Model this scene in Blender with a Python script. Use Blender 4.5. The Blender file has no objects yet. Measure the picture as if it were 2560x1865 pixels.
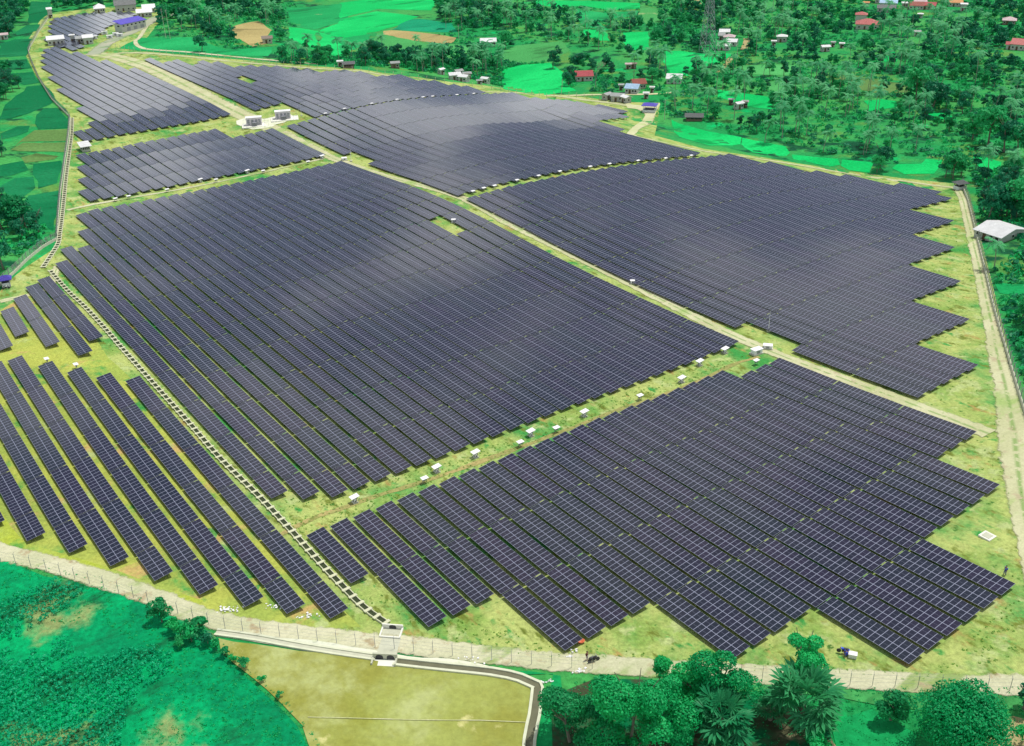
import bpy, bmesh, math, random
import numpy as np
from mathutils import Vector, Matrix
from mathutils.geometry import delaunay_2d_cdt as cdt
R = math.radians
C = bpy.context.scene.collection
# ---------------------------------------------------------------- camera, sky, sun, exposure
FPX, PIT, ROLL, TH, V0, LH = 2672.233018, 0.486706, -0.026346, -0.958437, 12.829694, 3.219809
P = 4.33                                   # metres between neighbouring panel rows
CAMH = math.exp(LH) * P
ca, sa = math.cos(TH), math.sin(TH)
cam = bpy.data.objects.new('camera', bpy.data.cameras.new('camera'))
C.objects.link(cam)
cr_, sr_ = math.cos(ROLL), math.sin(ROLL); cp_, sp_ = math.cos(PIT), math.sin(PIT)
ax = Vector((cr_, sr_ * sp_, sr_ * cp_)); ay = Vector((-sr_, cr_ * sp_, cr_ * cp_)); az = Vector((0, -cp_, sp_))
cam.matrix_world = Matrix(((ax.x, ay.x, az.x, 0), (ax.y, ay.y, az.y, 0), (ax.z, ay.z, az.z, CAMH), (0, 0, 0, 1)))
cam.data.sensor_width = 36.0; cam.data.lens = 36.0 * FPX / 2560.0
cam.data.clip_start = 1.0; cam.data.clip_end = 30000.0
bpy.context.scene.camera = cam
sc = bpy.context.scene
sc.view_settings.view_transform = 'Standard'; sc.view_settings.look = 'None'
sc.view_settings.exposure = 0.0; sc.view_settings.gamma = 1.0
SUN_AZ, SUN_EL = R(52), R(70)              # azimuth measured from +Y towards +X
wd = bpy.data.worlds.new('World'); sc.world = wd; wd.use_nodes = True
wn, wl = wd.node_tree.nodes, wd.node_tree.links
for n in list(wn): wn.remove(n)
wo = wn.new('ShaderNodeOutputWorld'); bg = wn.new('ShaderNodeBackground')
sky = wn.new('ShaderNodeTexSky'); sky.sky_type = 'NISHITA'; sky.sun_disc = False
sky.sun_elevation = SUN_EL; sky.sun_rotation = SUN_AZ; sky.air_density = 1.0; sky.dust_density = 2.0
tc = wn.new('ShaderNodeTexCoord'); mp = wn.new('ShaderNodeMapping'); mp.inputs['Scale'].default_value = (1.6, 1.6, 3.2)
cn = wn.new('ShaderNodeTexNoise'); cn.inputs['Scale'].default_value = 2.6; cn.inputs['Detail'].default_value = 6
crp = wn.new('ShaderNodeValToRGB'); crp.color_ramp.elements[0].position = 0.44; crp.color_ramp.elements[1].position = 0.54
hz = wn.new('ShaderNodeSeparateXYZ'); hr = wn.new('ShaderNodeMapRange'); hr.inputs[1].default_value = .72; hr.inputs[2].default_value = .16; hr.inputs[3].default_value = 0; hr.inputs[4].default_value = 1
mh = wn.new('ShaderNodeMix'); mh.data_type = 'RGBA'; mh.inputs[6].default_value = (5.2, 5.3, 5.6, 1); mh.inputs[7].default_value = (18.0, 18.6, 19.0, 1)
mx = wn.new('ShaderNodeMix'); mx.data_type = 'RGBA'; mx.inputs[7].default_value = (3.6, 3.8, 4.6, 1)
wl.new(tc.outputs['Generated'], mp.inputs[0]); wl.new(mp.outputs[0], cn.inputs['Vector']); wl.new(cn.outputs['Fac'], crp.inputs[0])
wl.new(tc.outputs['Generated'], hz.inputs[0]); wl.new(hz.outputs[2], hr.inputs[0]); wl.new(hr.outputs[0], mh.inputs[0]); wl.new(mh.outputs[2], mx.inputs[7]); wl.new(crp.outputs[0], mx.inputs[0]); wl.new(sky.outputs[0], mx.inputs[6]); wl.new(mx.outputs[2], bg.inputs[0])
bg.inputs[1].default_value = 0.10; wl.new(bg.outputs[0], wo.inputs[0])
sun = bpy.data.objects.new('sun', bpy.data.lights.new('sun', 'SUN')); C.objects.link(sun)
sun.data.energy = 3.7; sun.data.angle = R(0.6); sun.data.color = (1.0, 0.96, 0.88)
sd = Vector((math.sin(SUN_AZ) * math.cos(SUN_EL), math.cos(SUN_AZ) * math.cos(SUN_EL), math.sin(SUN_EL)))
sun.rotation_euler = sd.to_track_quat('Z', 'Y').to_euler()

# ---------------------------------------------------------------- terrain
CO = {(0, 2): -0.8925, (0, 3): -1.3351, (0, 4): 0.655, (1, 1): -1.5001, (1, 2): 0.4076, (1, 3): 3.4061, (2, 0): -0.141, (2, 1): 4.1233, (2, 2): 2.6, (3, 0): 4.2382, (3, 1): 4.9361, (4, 0): 4.0442}
DUG = np.array([[0.0,0.1,0.1,0.1,0.0,0.0,0.0,0.0,0.0,-0.0,-0.0,-0.0,-0.1,-0.1,-0.1,-0.1,-0.1,-0.1,-0.1,-0.1,-0.1],[0.1,0.1,0.1,0.1,0.1,0.1,0.0,0.0,0.0,-0.0,-0.0,-0.1,-0.1,-0.1,-0.1,-0.1,-0.1,-0.1,-0.1,-0.1,-0.1],[0.1,0.1,0.1,0.1,0.1,0.1,0.0,0.0,0.0,-0.0,-0.0,-0.1,-0.1,-0.1,-0.1,-0.1,-0.1,-0.2,-0.2,-0.2,-0.2],[0.1,0.1,0.1,0.1,0.1,0.1,0.1,0.0,-0.0,-0.0,-0.0,-0.1,-0.1,-0.1,-0.1,-0.2,-0.2,-0.2,-0.2,-0.2,-0.2],[0.1,0.1,0.1,0.1,0.2,0.1,0.1,0.0,-0.0,-0.0,-0.0,-0.1,-0.1,-0.1,-0.2,-0.2,-0.2,-0.2,-0.2,-0.2,-0.2],[0.1,0.1,0.2,0.2,0.3,0.2,0.1,-0.1,-0.1,-0.0,-0.0,-0.1,-0.2,-0.2,-0.2,-0.3,-0.3,-0.3,-0.3,-0.3,-0.3],[0.2,0.2,0.2,0.3,0.4,0.4,0.1,-0.2,-0.2,-0.0,0.0,-0.2,-0.3,-0.3,-0.3,-0.4,-0.4,-0.4,-0.4,-0.4,-0.3],[0.2,0.2,0.3,0.5,0.8,0.8,0.2,-0.4,-0.4,-0.1,-0.0,-0.3,-0.5,-0.5,-0.5,-0.5,-0.6,-0.7,-0.6,-0.5,-0.4],[0.2,0.3,0.4,0.8,1.2,1.1,0.4,-0.5,-0.6,-0.1,-0.1,-0.6,-0.9,-0.8,-0.7,-0.8,-0.9,-1.0,-1.0,-0.8,-0.6],[0.2,0.3,0.6,1.1,1.5,1.5,0.5,-0.5,-0.6,-0.1,-0.2,-0.8,-1.1,-1.0,-0.9,-0.9,-1.1,-1.4,-1.5,-1.3,-0.9],[0.3,0.5,0.8,1.4,1.8,1.5,0.5,-0.5,-0.5,0.0,-0.1,-0.8,-1.0,-0.9,-0.7,-0.6,-0.8,-1.5,-2.1,-2.0,-1.4],[0.3,0.6,1.1,1.6,1.7,1.2,0.3,-0.4,-0.3,0.2,0.3,-0.2,-0.5,-0.5,-0.1,0.4,0.2,-1.2,-2.6,-2.8,-2.1],[0.3,0.7,1.2,1.6,1.4,0.6,-0.1,-0.4,-0.0,0.6,0.8,0.6,0.2,0.1,0.7,1.7,1.6,-0.4,-2.8,-3.6,-2.7],[0.3,0.7,1.1,1.3,0.8,0.0,-0.4,-0.3,0.2,0.8,1.2,1.0,0.6,0.6,1.3,2.5,2.5,0.3,-2.7,-3.9,-3.0],[0.3,0.6,0.9,0.9,0.3,-0.4,-0.6,-0.2,0.3,0.7,0.9,0.7,0.5,0.5,1.2,2.3,2.5,0.5,-2.3,-3.6,-2.9],[0.2,0.4,0.6,0.6,0.0,-0.5,-0.6,-0.2,0.1,0.2,0.1,-0.1,-0.2,0.0,0.5,1.3,1.5,0.2,-1.8,-2.8,-2.3],[0.2,0.3,0.4,0.3,-0.1,-0.5,-0.4,-0.2,-0.2,-0.4,-0.7,-0.9,-0.7,-0.5,-0.2,0.1,0.3,-0.1,-1.2,-1.8,-1.5],[0.1,0.2,0.2,0.1,-0.1,-0.3,-0.3,-0.2,-0.3,-0.6,-1.0,-1.1,-0.9,-0.6,-0.6,-0.5,-0.3,-0.3,-0.6,-1.0,-0.9],[0.1,0.2,0.2,0.1,-0.1,-0.3,-0.3,-0.2,-0.2,-0.4,-0.6,-0.7,-0.6,-0.5,-0.5,-0.6,-0.4,-0.2,-0.3,-0.5,-0.5],[0.1,0.2,0.2,0.1,-0.1,-0.2,-0.2,-0.1,0.0,0.0,-0.1,-0.2,-0.2,-0.2,-0.2,-0.2,-0.2,-0.1,-0.1,-0.3,-0.4],[0.1,0.1,0.1,0.1,-0.0,-0.1,-0.1,-0.0,0.2,0.3,0.3,0.1,0.0,0.1,0.1,0.1,-0.0,-0.1,-0.1,-0.3,-0.3],[0.1,0.1,0.1,0.1,-0.0,-0.0,-0.0,0.0,0.2,0.3,0.2,0.1,0.1,0.2,0.3,0.2,0.1,-0.1,-0.2,-0.3,-0.3],[0.1,0.1,0.0,0.0,-0.0,0.0,0.0,0.0,0.1,0.1,0.0,-0.1,-0.0,0.1,0.3,0.3,0.1,-0.1,-0.2,-0.2,-0.2],[0.0,0.0,-0.0,-0.1,-0.1,-0.0,0.0,0.0,0.0,-0.1,-0.2,-0.2,-0.2,-0.0,0.1,0.2,0.0,-0.1,-0.2,-0.2,-0.2],[0.0,-0.0,-0.1,-0.1,-0.1,-0.0,-0.0,0.0,0.0,-0.1,-0.2,-0.2,-0.2,-0.1,0.1,0.1,0.0,-0.1,-0.1,-0.1,-0.1],[0.0,-0.0,-0.1,-0.1,-0.1,-0.1,0.0,0.1,0.1,0.0,-0.1,-0.2,-0.1,-0.1,-0.0,0.0,-0.0,-0.0,-0.1,-0.1,-0.1]]); DVG = np.array([[-0.06,-0.07,-0.09,-0.1,-0.14,-0.2,-0.33,-0.49,-0.59,-0.54,-0.34,-0.14,-0.03,0.01,0.03,0.04,0.05,0.06,0.07,0.07,0.07],[-0.06,-0.08,-0.09,-0.11,-0.16,-0.25,-0.41,-0.59,-0.67,-0.53,-0.26,-0.03,0.06,0.06,0.06,0.06,0.07,0.08,0.09,0.1,0.1],[-0.07,-0.08,-0.1,-0.12,-0.17,-0.29,-0.46,-0.63,-0.65,-0.43,-0.1,0.12,0.17,0.12,0.09,0.08,0.09,0.11,0.12,0.12,0.12],[-0.07,-0.08,-0.1,-0.13,-0.19,-0.31,-0.48,-0.61,-0.56,-0.29,0.04,0.23,0.23,0.16,0.11,0.11,0.12,0.14,0.15,0.16,0.16],[-0.07,-0.09,-0.11,-0.14,-0.22,-0.34,-0.48,-0.55,-0.46,-0.21,0.07,0.21,0.21,0.15,0.12,0.13,0.15,0.17,0.19,0.19,0.19],[-0.07,-0.09,-0.11,-0.17,-0.27,-0.41,-0.51,-0.49,-0.36,-0.16,0.03,0.14,0.15,0.13,0.14,0.17,0.21,0.23,0.24,0.24,0.23],[-0.07,-0.09,-0.12,-0.2,-0.36,-0.52,-0.57,-0.43,-0.23,-0.08,0.04,0.13,0.16,0.15,0.19,0.25,0.31,0.33,0.32,0.31,0.29],[-0.07,-0.09,-0.14,-0.25,-0.44,-0.63,-0.61,-0.34,-0.07,0.03,0.12,0.24,0.27,0.25,0.29,0.4,0.48,0.51,0.48,0.43,0.37],[-0.07,-0.09,-0.15,-0.28,-0.49,-0.65,-0.53,-0.16,0.09,0.11,0.2,0.39,0.45,0.4,0.44,0.58,0.71,0.78,0.76,0.65,0.52],[-0.06,-0.08,-0.15,-0.28,-0.47,-0.54,-0.32,0.07,0.21,0.11,0.21,0.53,0.64,0.55,0.54,0.65,0.82,1.04,1.16,1.06,0.8],[-0.05,-0.07,-0.13,-0.26,-0.4,-0.37,-0.09,0.22,0.22,0.02,0.13,0.54,0.72,0.58,0.41,0.33,0.52,1.09,1.65,1.7,1.28],[-0.04,-0.05,-0.09,-0.19,-0.28,-0.2,0.05,0.22,0.09,-0.18,-0.13,0.27,0.5,0.34,-0.09,-0.52,-0.36,0.77,2.12,2.52,1.93],[-0.03,-0.02,-0.04,-0.1,-0.14,-0.05,0.11,0.13,-0.08,-0.41,-0.5,-0.23,0.03,-0.12,-0.8,-1.64,-1.55,0.19,2.42,3.29,2.57],[-0.02,-0.01,-0.01,-0.03,-0.02,0.06,0.13,0.07,-0.14,-0.46,-0.67,-0.54,-0.32,-0.47,-1.28,-2.37,-2.39,-0.32,2.49,3.69,2.95],[-0.02,-0.02,-0.02,-0.02,0.02,0.1,0.13,0.07,-0.03,-0.2,-0.35,-0.29,-0.19,-0.4,-1.16,-2.21,-2.31,-0.41,2.32,3.58,2.91],[-0.03,-0.03,-0.06,-0.07,-0.02,0.07,0.09,0.07,0.09,0.14,0.23,0.35,0.31,0.03,-0.52,-1.25,-1.42,-0.1,2.02,3.1,2.58],[-0.03,-0.06,-0.1,-0.12,-0.07,0.02,0.05,0.03,0.06,0.21,0.5,0.74,0.68,0.44,0.21,-0.15,-0.38,0.29,1.73,2.6,2.25],[-0.05,-0.09,-0.15,-0.17,-0.1,0.0,0.04,-0.01,-0.09,-0.05,0.25,0.57,0.62,0.53,0.58,0.53,0.25,0.46,1.49,2.31,2.11],[-0.08,-0.16,-0.23,-0.21,-0.1,0.01,0.05,-0.04,-0.24,-0.37,-0.18,0.16,0.3,0.33,0.52,0.63,0.37,0.39,1.26,2.14,2.08],[-0.12,-0.22,-0.3,-0.24,-0.08,0.04,0.06,-0.04,-0.3,-0.52,-0.4,-0.09,0.05,0.04,0.17,0.33,0.19,0.21,1.01,1.91,1.95],[-0.12,-0.23,-0.29,-0.2,-0.03,0.06,0.05,-0.04,-0.28,-0.49,-0.36,-0.09,-0.03,-0.18,-0.23,-0.09,-0.03,0.08,0.74,1.51,1.6],[-0.09,-0.16,-0.18,-0.1,0.02,0.06,0.04,-0.02,-0.19,-0.31,-0.17,0.01,-0.03,-0.29,-0.49,-0.41,-0.2,0.03,0.51,1.05,1.14],[-0.05,-0.06,-0.05,0.01,0.04,0.04,0.03,0.02,-0.05,-0.04,0.1,0.16,0.01,-0.26,-0.51,-0.5,-0.25,0.02,0.34,0.65,0.72],[-0.01,0.01,0.04,0.06,0.06,0.03,0.02,0.01,0.03,0.16,0.33,0.3,0.09,-0.14,-0.35,-0.38,-0.2,0.03,0.23,0.39,0.43],[0.0,0.03,0.06,0.07,0.06,0.04,-0.02,-0.09,-0.06,0.16,0.38,0.34,0.14,-0.03,-0.16,-0.2,-0.09,0.06,0.17,0.25,0.27],[0.0,0.02,0.04,0.06,0.06,0.03,-0.09,-0.23,-0.22,0.0,0.24,0.26,0.13,0.02,-0.04,-0.06,-0.01,0.07,0.13,0.17,0.19]])
def hgt(u, v):
    v = min(max(v, -3), 60); u = min(max(u, -105 + max(0, 8 - v) * 2.2), -12 - max(0, v - 20) * .45)
    a = (u + 50) / 60; b = (v - 25) / 30
    return sum(k * a ** i * b ** j for (i, j), k in CO.items())
def uv_of(X, Y): return (X * ca + Y * sa) / P, (-X * sa + Y * ca) / P - V0
def xy_of(u, v):
    w = v + V0
    return (u * ca - w * sa) * P, (u * sa + w * ca) * P
PLANE = 0.72                                # height of the low panel edge over the ground
def gz(X, Y): return hgt(*uv_of(X, Y)) * P - PLANE
def gnd(X, Y, dz=0.0): return Vector((X, Y, gz(X, Y) + dz))
def px(x, y, dz=0.0):
    """ground point under a direction given in photo pixels (2560 x 1865)"""
    a = (x - 1280) / FPX; b = -(y - 932.5) / FPX
    a, b = cr_ * a - sr_ * b, sr_ * a + cr_ * b
    d = (a, cp_ + b * sp_, -sp_ + b * cp_); z = 0.0
    for _ in range(26):
        t = (CAMH - z - dz) / -d[2]; z = .5 * z + .5 * gz(d[0] * t, d[1] * t)
    return d[0] * t, d[1] * t
def warp(u, v):
    a = min(max((u + 158) / 6, 0), DUG.shape[0] - 1.001); b = min(max((v + 14) / 4, 0), DUG.shape[1] - 1.001)
    i, j = int(a), int(b); a -= i; b -= j
    w = ((1 - a) * (1 - b), a * (1 - b), (1 - a) * b, a * b)
    g = lambda M: M[i, j] * w[0] + M[i + 1, j] * w[1] + M[i, j + 1] * w[2] + M[i + 1, j + 1] * w[3]
    return u + g(DUG), v + g(DVG)
def lat(u, v, dz=0.0):
    """point over the ground for row-lattice coordinates"""
    a, b = warp(u, v); X, Y = xy_of(a, b)
    return Vector((X, Y, hgt(a, b) * P - PLANE + dz))
def mpp(X, Y): return math.sqrt(X * X + Y * Y + CAMH * CAMH) / FPX       # metres per photo pixel

# ---------------------------------------------------------------- materials
def lin(c): 
    return tuple(((v / 255) / 12.92 if v / 255 <= .04045 else ((v / 255 + .055) / 1.055) ** 2.4) for v in c)
def newmat(name):
    m = bpy.data.materials.new(name); m.use_nodes = True
    return m, m.node_tree.nodes, m.node_tree.links, m.node_tree.nodes['Principled BSDF']
def plain(name, rgb, rough=.8, metal=0.0, var=.12, scale=1.5):
    m, n, l, b = newmat(name)
    tcn = n.new('ShaderNodeTexCoord'); no = n.new('ShaderNodeTexNoise'); no.inputs['Scale'].default_value = scale; no.inputs['Detail'].default_value = 5
    mr = n.new('ShaderNodeMapRange'); mr.inputs[3].default_value = 1 - var; mr.inputs[4].default_value = 1 + var
    mu = n.new('ShaderNodeVectorMath'); mu.operation = 'SCALE'; mu.inputs[0].default_value = rgb
    l.new(tcn.outputs['Object'], no.inputs['Vector']); l.new(no.outputs['Fac'], mr.inputs[0]); l.new(mr.outputs[0], mu.inputs['Scale'])
    l.new(mu.outputs[0], b.inputs['Base Color']); b.inputs['Roughness'].default_value = rough; b.inputs['Metallic'].default_value = metal
    b.inputs['Specular IOR Level'].default_value = .3
    return m
def layered(name, base, layers, rough=.95, fine=(0.9, .18), bump=0.0, stripes=None):
    """ground cover: base colour, then (colour, noise scale 1/m, threshold, softness, seed, stretch) patches, then fine grain"""
    m, n, l, b = newmat(name)
    ge = n.new('ShaderNodeNewGeometry'); cur = None
    for col, scl, th, soft, seed, st in layers:
        mpn = n.new('ShaderNodeMapping'); mpn.inputs['Location'].default_value = (seed * 13.7, seed * 7.3, seed)
        mpn.inputs['Rotation'].default_value = (0, 0, TH if st != 1 else 0); mpn.inputs['Scale'].default_value = (scl, scl * st, scl)
        mpn.vector_type = 'POINT'
        rot = n.new('ShaderNodeVectorRotate'); rot.rotation_type = 'Z_AXIS'; rot.inputs['Angle'].default_value = -TH
        l.new(ge.outputs['Position'], rot.inputs[0]); l.new(rot.outputs[0], mpn.inputs[0])
        mpn.inputs['Rotation'].default_value = (0, 0, 0)
        no = n.new('ShaderNodeTexNoise'); no.inputs['Scale'].default_value = 1.0; no.inputs['Detail'].default_value = 7; no.inputs['Roughness'].default_value = .62
        l.new(mpn.outputs[0], no.inputs['Vector'])
        mr = n.new('ShaderNodeMapRange'); mr.inputs[1].default_value = th - soft; mr.inputs[2].default_value = th + soft; mr.interpolation_type = 'SMOOTHSTEP'
        l.new(no.outputs['Fac'], mr.inputs[0])
        x = n.new('ShaderNodeMix'); x.data_type = 'RGBA'; l.new(mr.outputs[0], x.inputs[0])
        if cur is None: x.inputs[6].default_value = (*base, 1)
        else: l.new(cur, x.inputs[6])
        x.inputs[7].default_value = (*col, 1); cur = x.outputs[2]
    no = n.new('ShaderNodeTexNoise'); no.inputs['Scale'].default_value = fine[0]; no.inputs['Detail'].default_value = 6; no.inputs['Roughness'].default_value = .7
    l.new(ge.outputs['Position'], no.inputs['Vector'])
    mr = n.new('ShaderNodeMapRange'); mr.inputs[1].default_value = .3; mr.inputs[2].default_value = .7; mr.inputs[3].default_value = 1 - fine[1]; mr.inputs[4].default_value = 1 + fine[1]
    l.new(no.outputs['Fac'], mr.inputs[0])
    mu = n.new('ShaderNodeVectorMath'); mu.operation = 'SCALE'
    if cur is None: mu.inputs[0].default_value = base
    else: l.new(cur, mu.inputs[0])
    l.new(mr.outputs[0], mu.inputs['Scale']); l.new(mu.outputs[0], b.inputs['Base Color'])
    b.inputs['Roughness'].default_value = rough; b.inputs['Specular IOR Level'].default_value = .1
    if bump:
        bp = n.new('ShaderNodeBump'); bp.inputs['Strength'].default_value = .6; bp.inputs['Distance'].default_value = bump
        l.new(no.outputs['Fac'], bp.inputs['Height']); l.new(bp.outputs[0], b.inputs['Normal'])
    return m
def feather(m, rut=None):
    """worn edges and a grassy centre strip for a road ribbon (u runs across it)"""
    n, l = m.node_tree.nodes, m.node_tree.links; b = n['Principled BSDF']; uv = n.new('ShaderNodeUVMap'); sp = n.new('ShaderNodeSeparateXYZ'); l.new(uv.outputs[0], sp.inputs[0])
    ge = n.new('ShaderNodeNewGeometry'); no = n.new('ShaderNodeTexNoise'); no.inputs['Scale'].default_value = .55; no.inputs['Detail'].default_value = 6; no.inputs['Roughness'].default_value = .7; l.new(ge.outputs['Position'], no.inputs['Vector'])
    def M(op, a, c=None):
        q = n.new('ShaderNodeMath'); q.operation = op
        for i, v in enumerate((a, c)):
            if v is None: continue
            if isinstance(v, (int, float)): q.inputs[i].default_value = v
            else: l.new(v, q.inputs[i])
        return q.outputs[0]
    e = M('SUBTRACT', .5, M('ABSOLUTE', M('SUBTRACT', sp.outputs[0], .5)))
    al = n.new('ShaderNodeMapRange'); al.inputs[1].default_value = .0; al.inputs[2].default_value = .10; al.interpolation_type = 'SMOOTHSTEP'
    l.new(M('SUBTRACT', e, M('MULTIPLY', M('SUBTRACT', no.outputs['Fac'], .30), .42)), al.inputs[0])
    t = n.new('ShaderNodeBsdfTransparent'); x = n.new('ShaderNodeMixShader'); l.new(al.outputs[0], x.inputs[0]); l.new(t.outputs[0], x.inputs[1]); l.new(b.outputs[0], x.inputs[2]); l.new(x.outputs[0], n['Material Output'].inputs[0])
    if rut:
        src = b.inputs['Base Color'].links[0].from_socket; c = M('ABSOLUTE', M('SUBTRACT', sp.outputs[0], .5)); mr = n.new('ShaderNodeMapRange'); mr.inputs[1].default_value = .09; mr.inputs[2].default_value = .02; mr.inputs[3].default_value = 0; mr.inputs[4].default_value = .75; l.new(c, mr.inputs[0])
        k = n.new('ShaderNodeMix'); k.data_type = 'RGBA'; l.new(M('MULTIPLY', mr.outputs[0], M('GREATER_THAN', no.outputs['Fac'], .46)), k.inputs[0]); l.new(src, k.inputs[6]); k.inputs[7].default_value = (*rut, 1); l.new(k.outputs[2], b.inputs['Base Color'])
    return m
def leafmat(name, ca_, cb_, trans=.25, scale=.35):
    m, n, l, b = newmat(name)
    oi = n.new('ShaderNodeObjectInfo'); ge = n.new('ShaderNodeNewGeometry')
    no = n.new('ShaderNodeTexNoise'); no.inputs['Scale'].default_value = scale; no.inputs['Detail'].default_value = 3
    l.new(ge.outputs['Position'], no.inputs['Vector'])
    ad = n.new('ShaderNodeMath'); ad.operation = 'ADD'; l.new(oi.outputs['Random'], ad.inputs[0]); l.new(no.outputs['Fac'], ad.inputs[1])
    mr = n.new('ShaderNodeMapRange'); mr.inputs[1].default_value = .4; mr.inputs[2].default_value = 1.6; l.new(ad.outputs[0], mr.inputs[0])
    x = n.new('ShaderNodeMix'); x.data_type = 'RGBA'; x.inputs[6].default_value = (*ca_, 1); x.inputs[7].default_value = (*cb_, 1)
    l.new(mr.outputs[0], x.inputs[0]); l.new(x.outputs[2], b.inputs['Base Color'])
    b.inputs['Roughness'].default_value = .55; b.inputs['Specular IOR Level'].default_value = .25
    tr = n.new('ShaderNodeBsdfTranslucent'); l.new(x.outputs[2], tr.inputs[0])
    ms = n.new('ShaderNodeMixShader'); ms.inputs[0].default_value = trans
    l.new(b.outputs[0], ms.inputs[1]); l.new(tr.outputs[0], ms.inputs[2]); l.new(ms.outputs[0], n['Material Output'].inputs[0])
    return m

# ---------------------------------------------------------------- object helpers
def tag(o, label=None, cat=None, group=None, kind=None):
    if label: o['label'] = label
    if cat: o['category'] = cat
    if group: o['group'] = group
    if kind: o['kind'] = kind
    return o
def link(name, me, parent=None, mats=()):
    o = bpy.data.objects.new(name, me); C.objects.link(o)
    for m in mats:
        if m.name not in [x.name for x in me.materials if x]: me.materials.append(m)
    if parent: o.parent = parent
    return o
def root(name, loc, rz=0.0, sc_=1.0):
    o = bpy.data.objects.new(name, None); C.objects.link(o); o.location = loc; o.rotation_euler = (0, 0, rz); o.scale = (sc_,) * 3
    o.empty_display_size = .5
    return o
class MB:
    """collects boxes, bars and quads into one mesh"""
    def __init__(s): s.v = []; s.f = []; s.mi = []
    def add(s, vs, fs, mi=0):
        k = len(s.v); s.v += [tuple(p) for p in vs]; s.f += [tuple(i + k for i in f) for f in fs]; s.mi += [mi] * len(fs); return s
    def box(s, c, d, mi=0, rz=0.0):
        hx, hy, hz = d[0] / 2, d[1] / 2, d[2] / 2; co, si = math.cos(rz), math.sin(rz); vs = []
        for z in (-hz, hz):
            for x, y in ((-hx, -hy), (hx, -hy), (hx, hy), (-hx, hy)):
                vs.append((c[0] + x * co - y * si, c[1] + x * si + y * co, c[2] + z))
        return s.add(vs, [(3, 2, 1, 0), (4, 5, 6, 7), (0, 1, 5, 4), (1, 2, 6, 5), (2, 3, 7, 6), (3, 0, 4, 7)], mi)
    def bar(s, a, b, w, h=None, mi=0, n=4, w2=None):
        a, b = Vector(a), Vector(b); d = (b - a).normalized(); h = h or w; w2 = w2 or w
        up = Vector((0, 0, 1)) if abs(d.z) < .95 else Vector((1, 0, 0)); x = d.cross(up).normalized(); y = x.cross(d); vs = []
        for p, ww in ((a, w), (b, w2)):
            for i in range(n):
                t = math.pi / n + i * 2 * math.pi / n; q = .7071 if n == 4 else .5
                vs.append(p + x * math.cos(t) * ww * q + y * math.sin(t) * (h * ww / w) * q)
        fs = [tuple(range(n))[::-1], tuple(range(n, 2 * n))] + [(i, (i + 1) % n, n + (i + 1) % n, n + i) for i in range(n)]
        return s.add(vs, fs, mi)
    def mesh(s, name, mats, smooth=False):
        me = bpy.data.meshes.new(name); me.from_pydata(s.v, [], s.f)
        for m in mats: me.materials.append(m)
        if getattr(s, 'uvr', None):
            ul = me.uv_layers.new(); ul.data.foreach_set('uv', [c for l_ in me.loops for c in s.uvr[l_.vertex_index]])
        if any(s.mi): me.polygons.foreach_set('material_index', s.mi)
        if smooth: me.polygons.foreach_set('use_smooth', [True] * len(me.polygons))
        me.update(); return me
    def build(s, name, mats, parent=None, smooth=False):
        if not isinstance(mats, (list, tuple)): mats = [mats]
        return link(name, s.mesh(name, mats, smooth), parent)
def copy_tree(o, parent=None):
    c = o.copy(); C.objects.link(c)
    if parent: c.parent = parent
    for ch in o.children: copy_tree(ch, c)
    return c
ONES = 'zeroth first second third fourth fifth sixth seventh eighth ninth tenth eleventh twelfth thirteenth fourteenth fifteenth sixteenth seventeenth eighteenth nineteenth'.split()
TENS = {2: 'twent', 3: 'thirt', 4: 'fort', 5: 'fift', 6: 'sixt', 7: 'sevent', 8: 'eight', 9: 'ninet'}
def nth(n):
    if n < 20: return ONES[n]
    if n < 100: return TENS[n // 10] + ('ieth' if n % 10 == 0 else 'y-' + ONES[n % 10])
    return 'hundred and ' + nth(n - 100) if n > 100 else 'hundredth'
rng = random.Random(7)
def hnoise(i, s=0): return (math.sin(i * 12.9898 + s * 78.233) * 43758.5453) % 1.0

# ---------------------------------------------------------------- draped sheets
def jag(pts, step, amp, seed=0):
    """resample a world outline and make its edge irregular"""
    out = []; n = len(pts); rr = random.Random(seed); off = 0
    for i in range(n):
        a = Vector((*pts[i], 0)); b = Vector((*pts[(i + 1) % n], 0)); L = (b - a).length; k = max(1, int(L / step)); d = (b - a) / max(L, 1e-6); nn = Vector((-d.y, d.x, 0))
        for j in range(k):
            off = off * .6 + rr.uniform(-1, 1) * amp * .7
            q = a + (b - a) * (j / k) + nn * (off if j else off * .5); out.append((q.x, q.y))
    return out
def sheet(name, pts, dz, mat, cell=5.0, kind='structure', parent=None):
    n = len(pts); r = cdt([Vector(p) for p in pts], [], [list(range(n))], 1, 1e-5)
    bm = bmesh.new(); vs = [bm.verts.new((v.x, v.y, 0)) for v in r[0]]
    for f in r[2]: bm.faces.new([vs[i] for i in f])
    xs = [p[0] for p in pts]; ys = [p[1] for p in pts]
    for ax_, lo, hi in ((0, min(xs), max(xs)), (1, min(ys), max(ys))):
        k = math.floor(lo / cell) + 1
        while k * cell < hi:
            co = [0, 0, 0]; no = [0, 0, 0]; co[ax_] = k * cell; no[ax_] = 1
            bmesh.ops.bisect_plane(bm, geom=bm.verts[:] + bm.edges[:] + bm.faces[:], plane_co=co, plane_no=no, dist=1e-4); k += 1
    for v in bm.verts: v.co.z = gz(v.co.x, v.co.y) + dz
    me = bpy.data.meshes.new(name); bm.to_mesh(me); bm.free()
    if me.polygons and sum(p.normal.z for p in me.polygons) < 0: me.flip_normals()
    o = link(name, me, parent, [mat])
    if kind: o['kind'] = kind
    return o
def pxs(l, s=1.0, ox=0.0, oy=0.0): return [px(ox + a * s, oy + b * s) for a, b in l]
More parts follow.
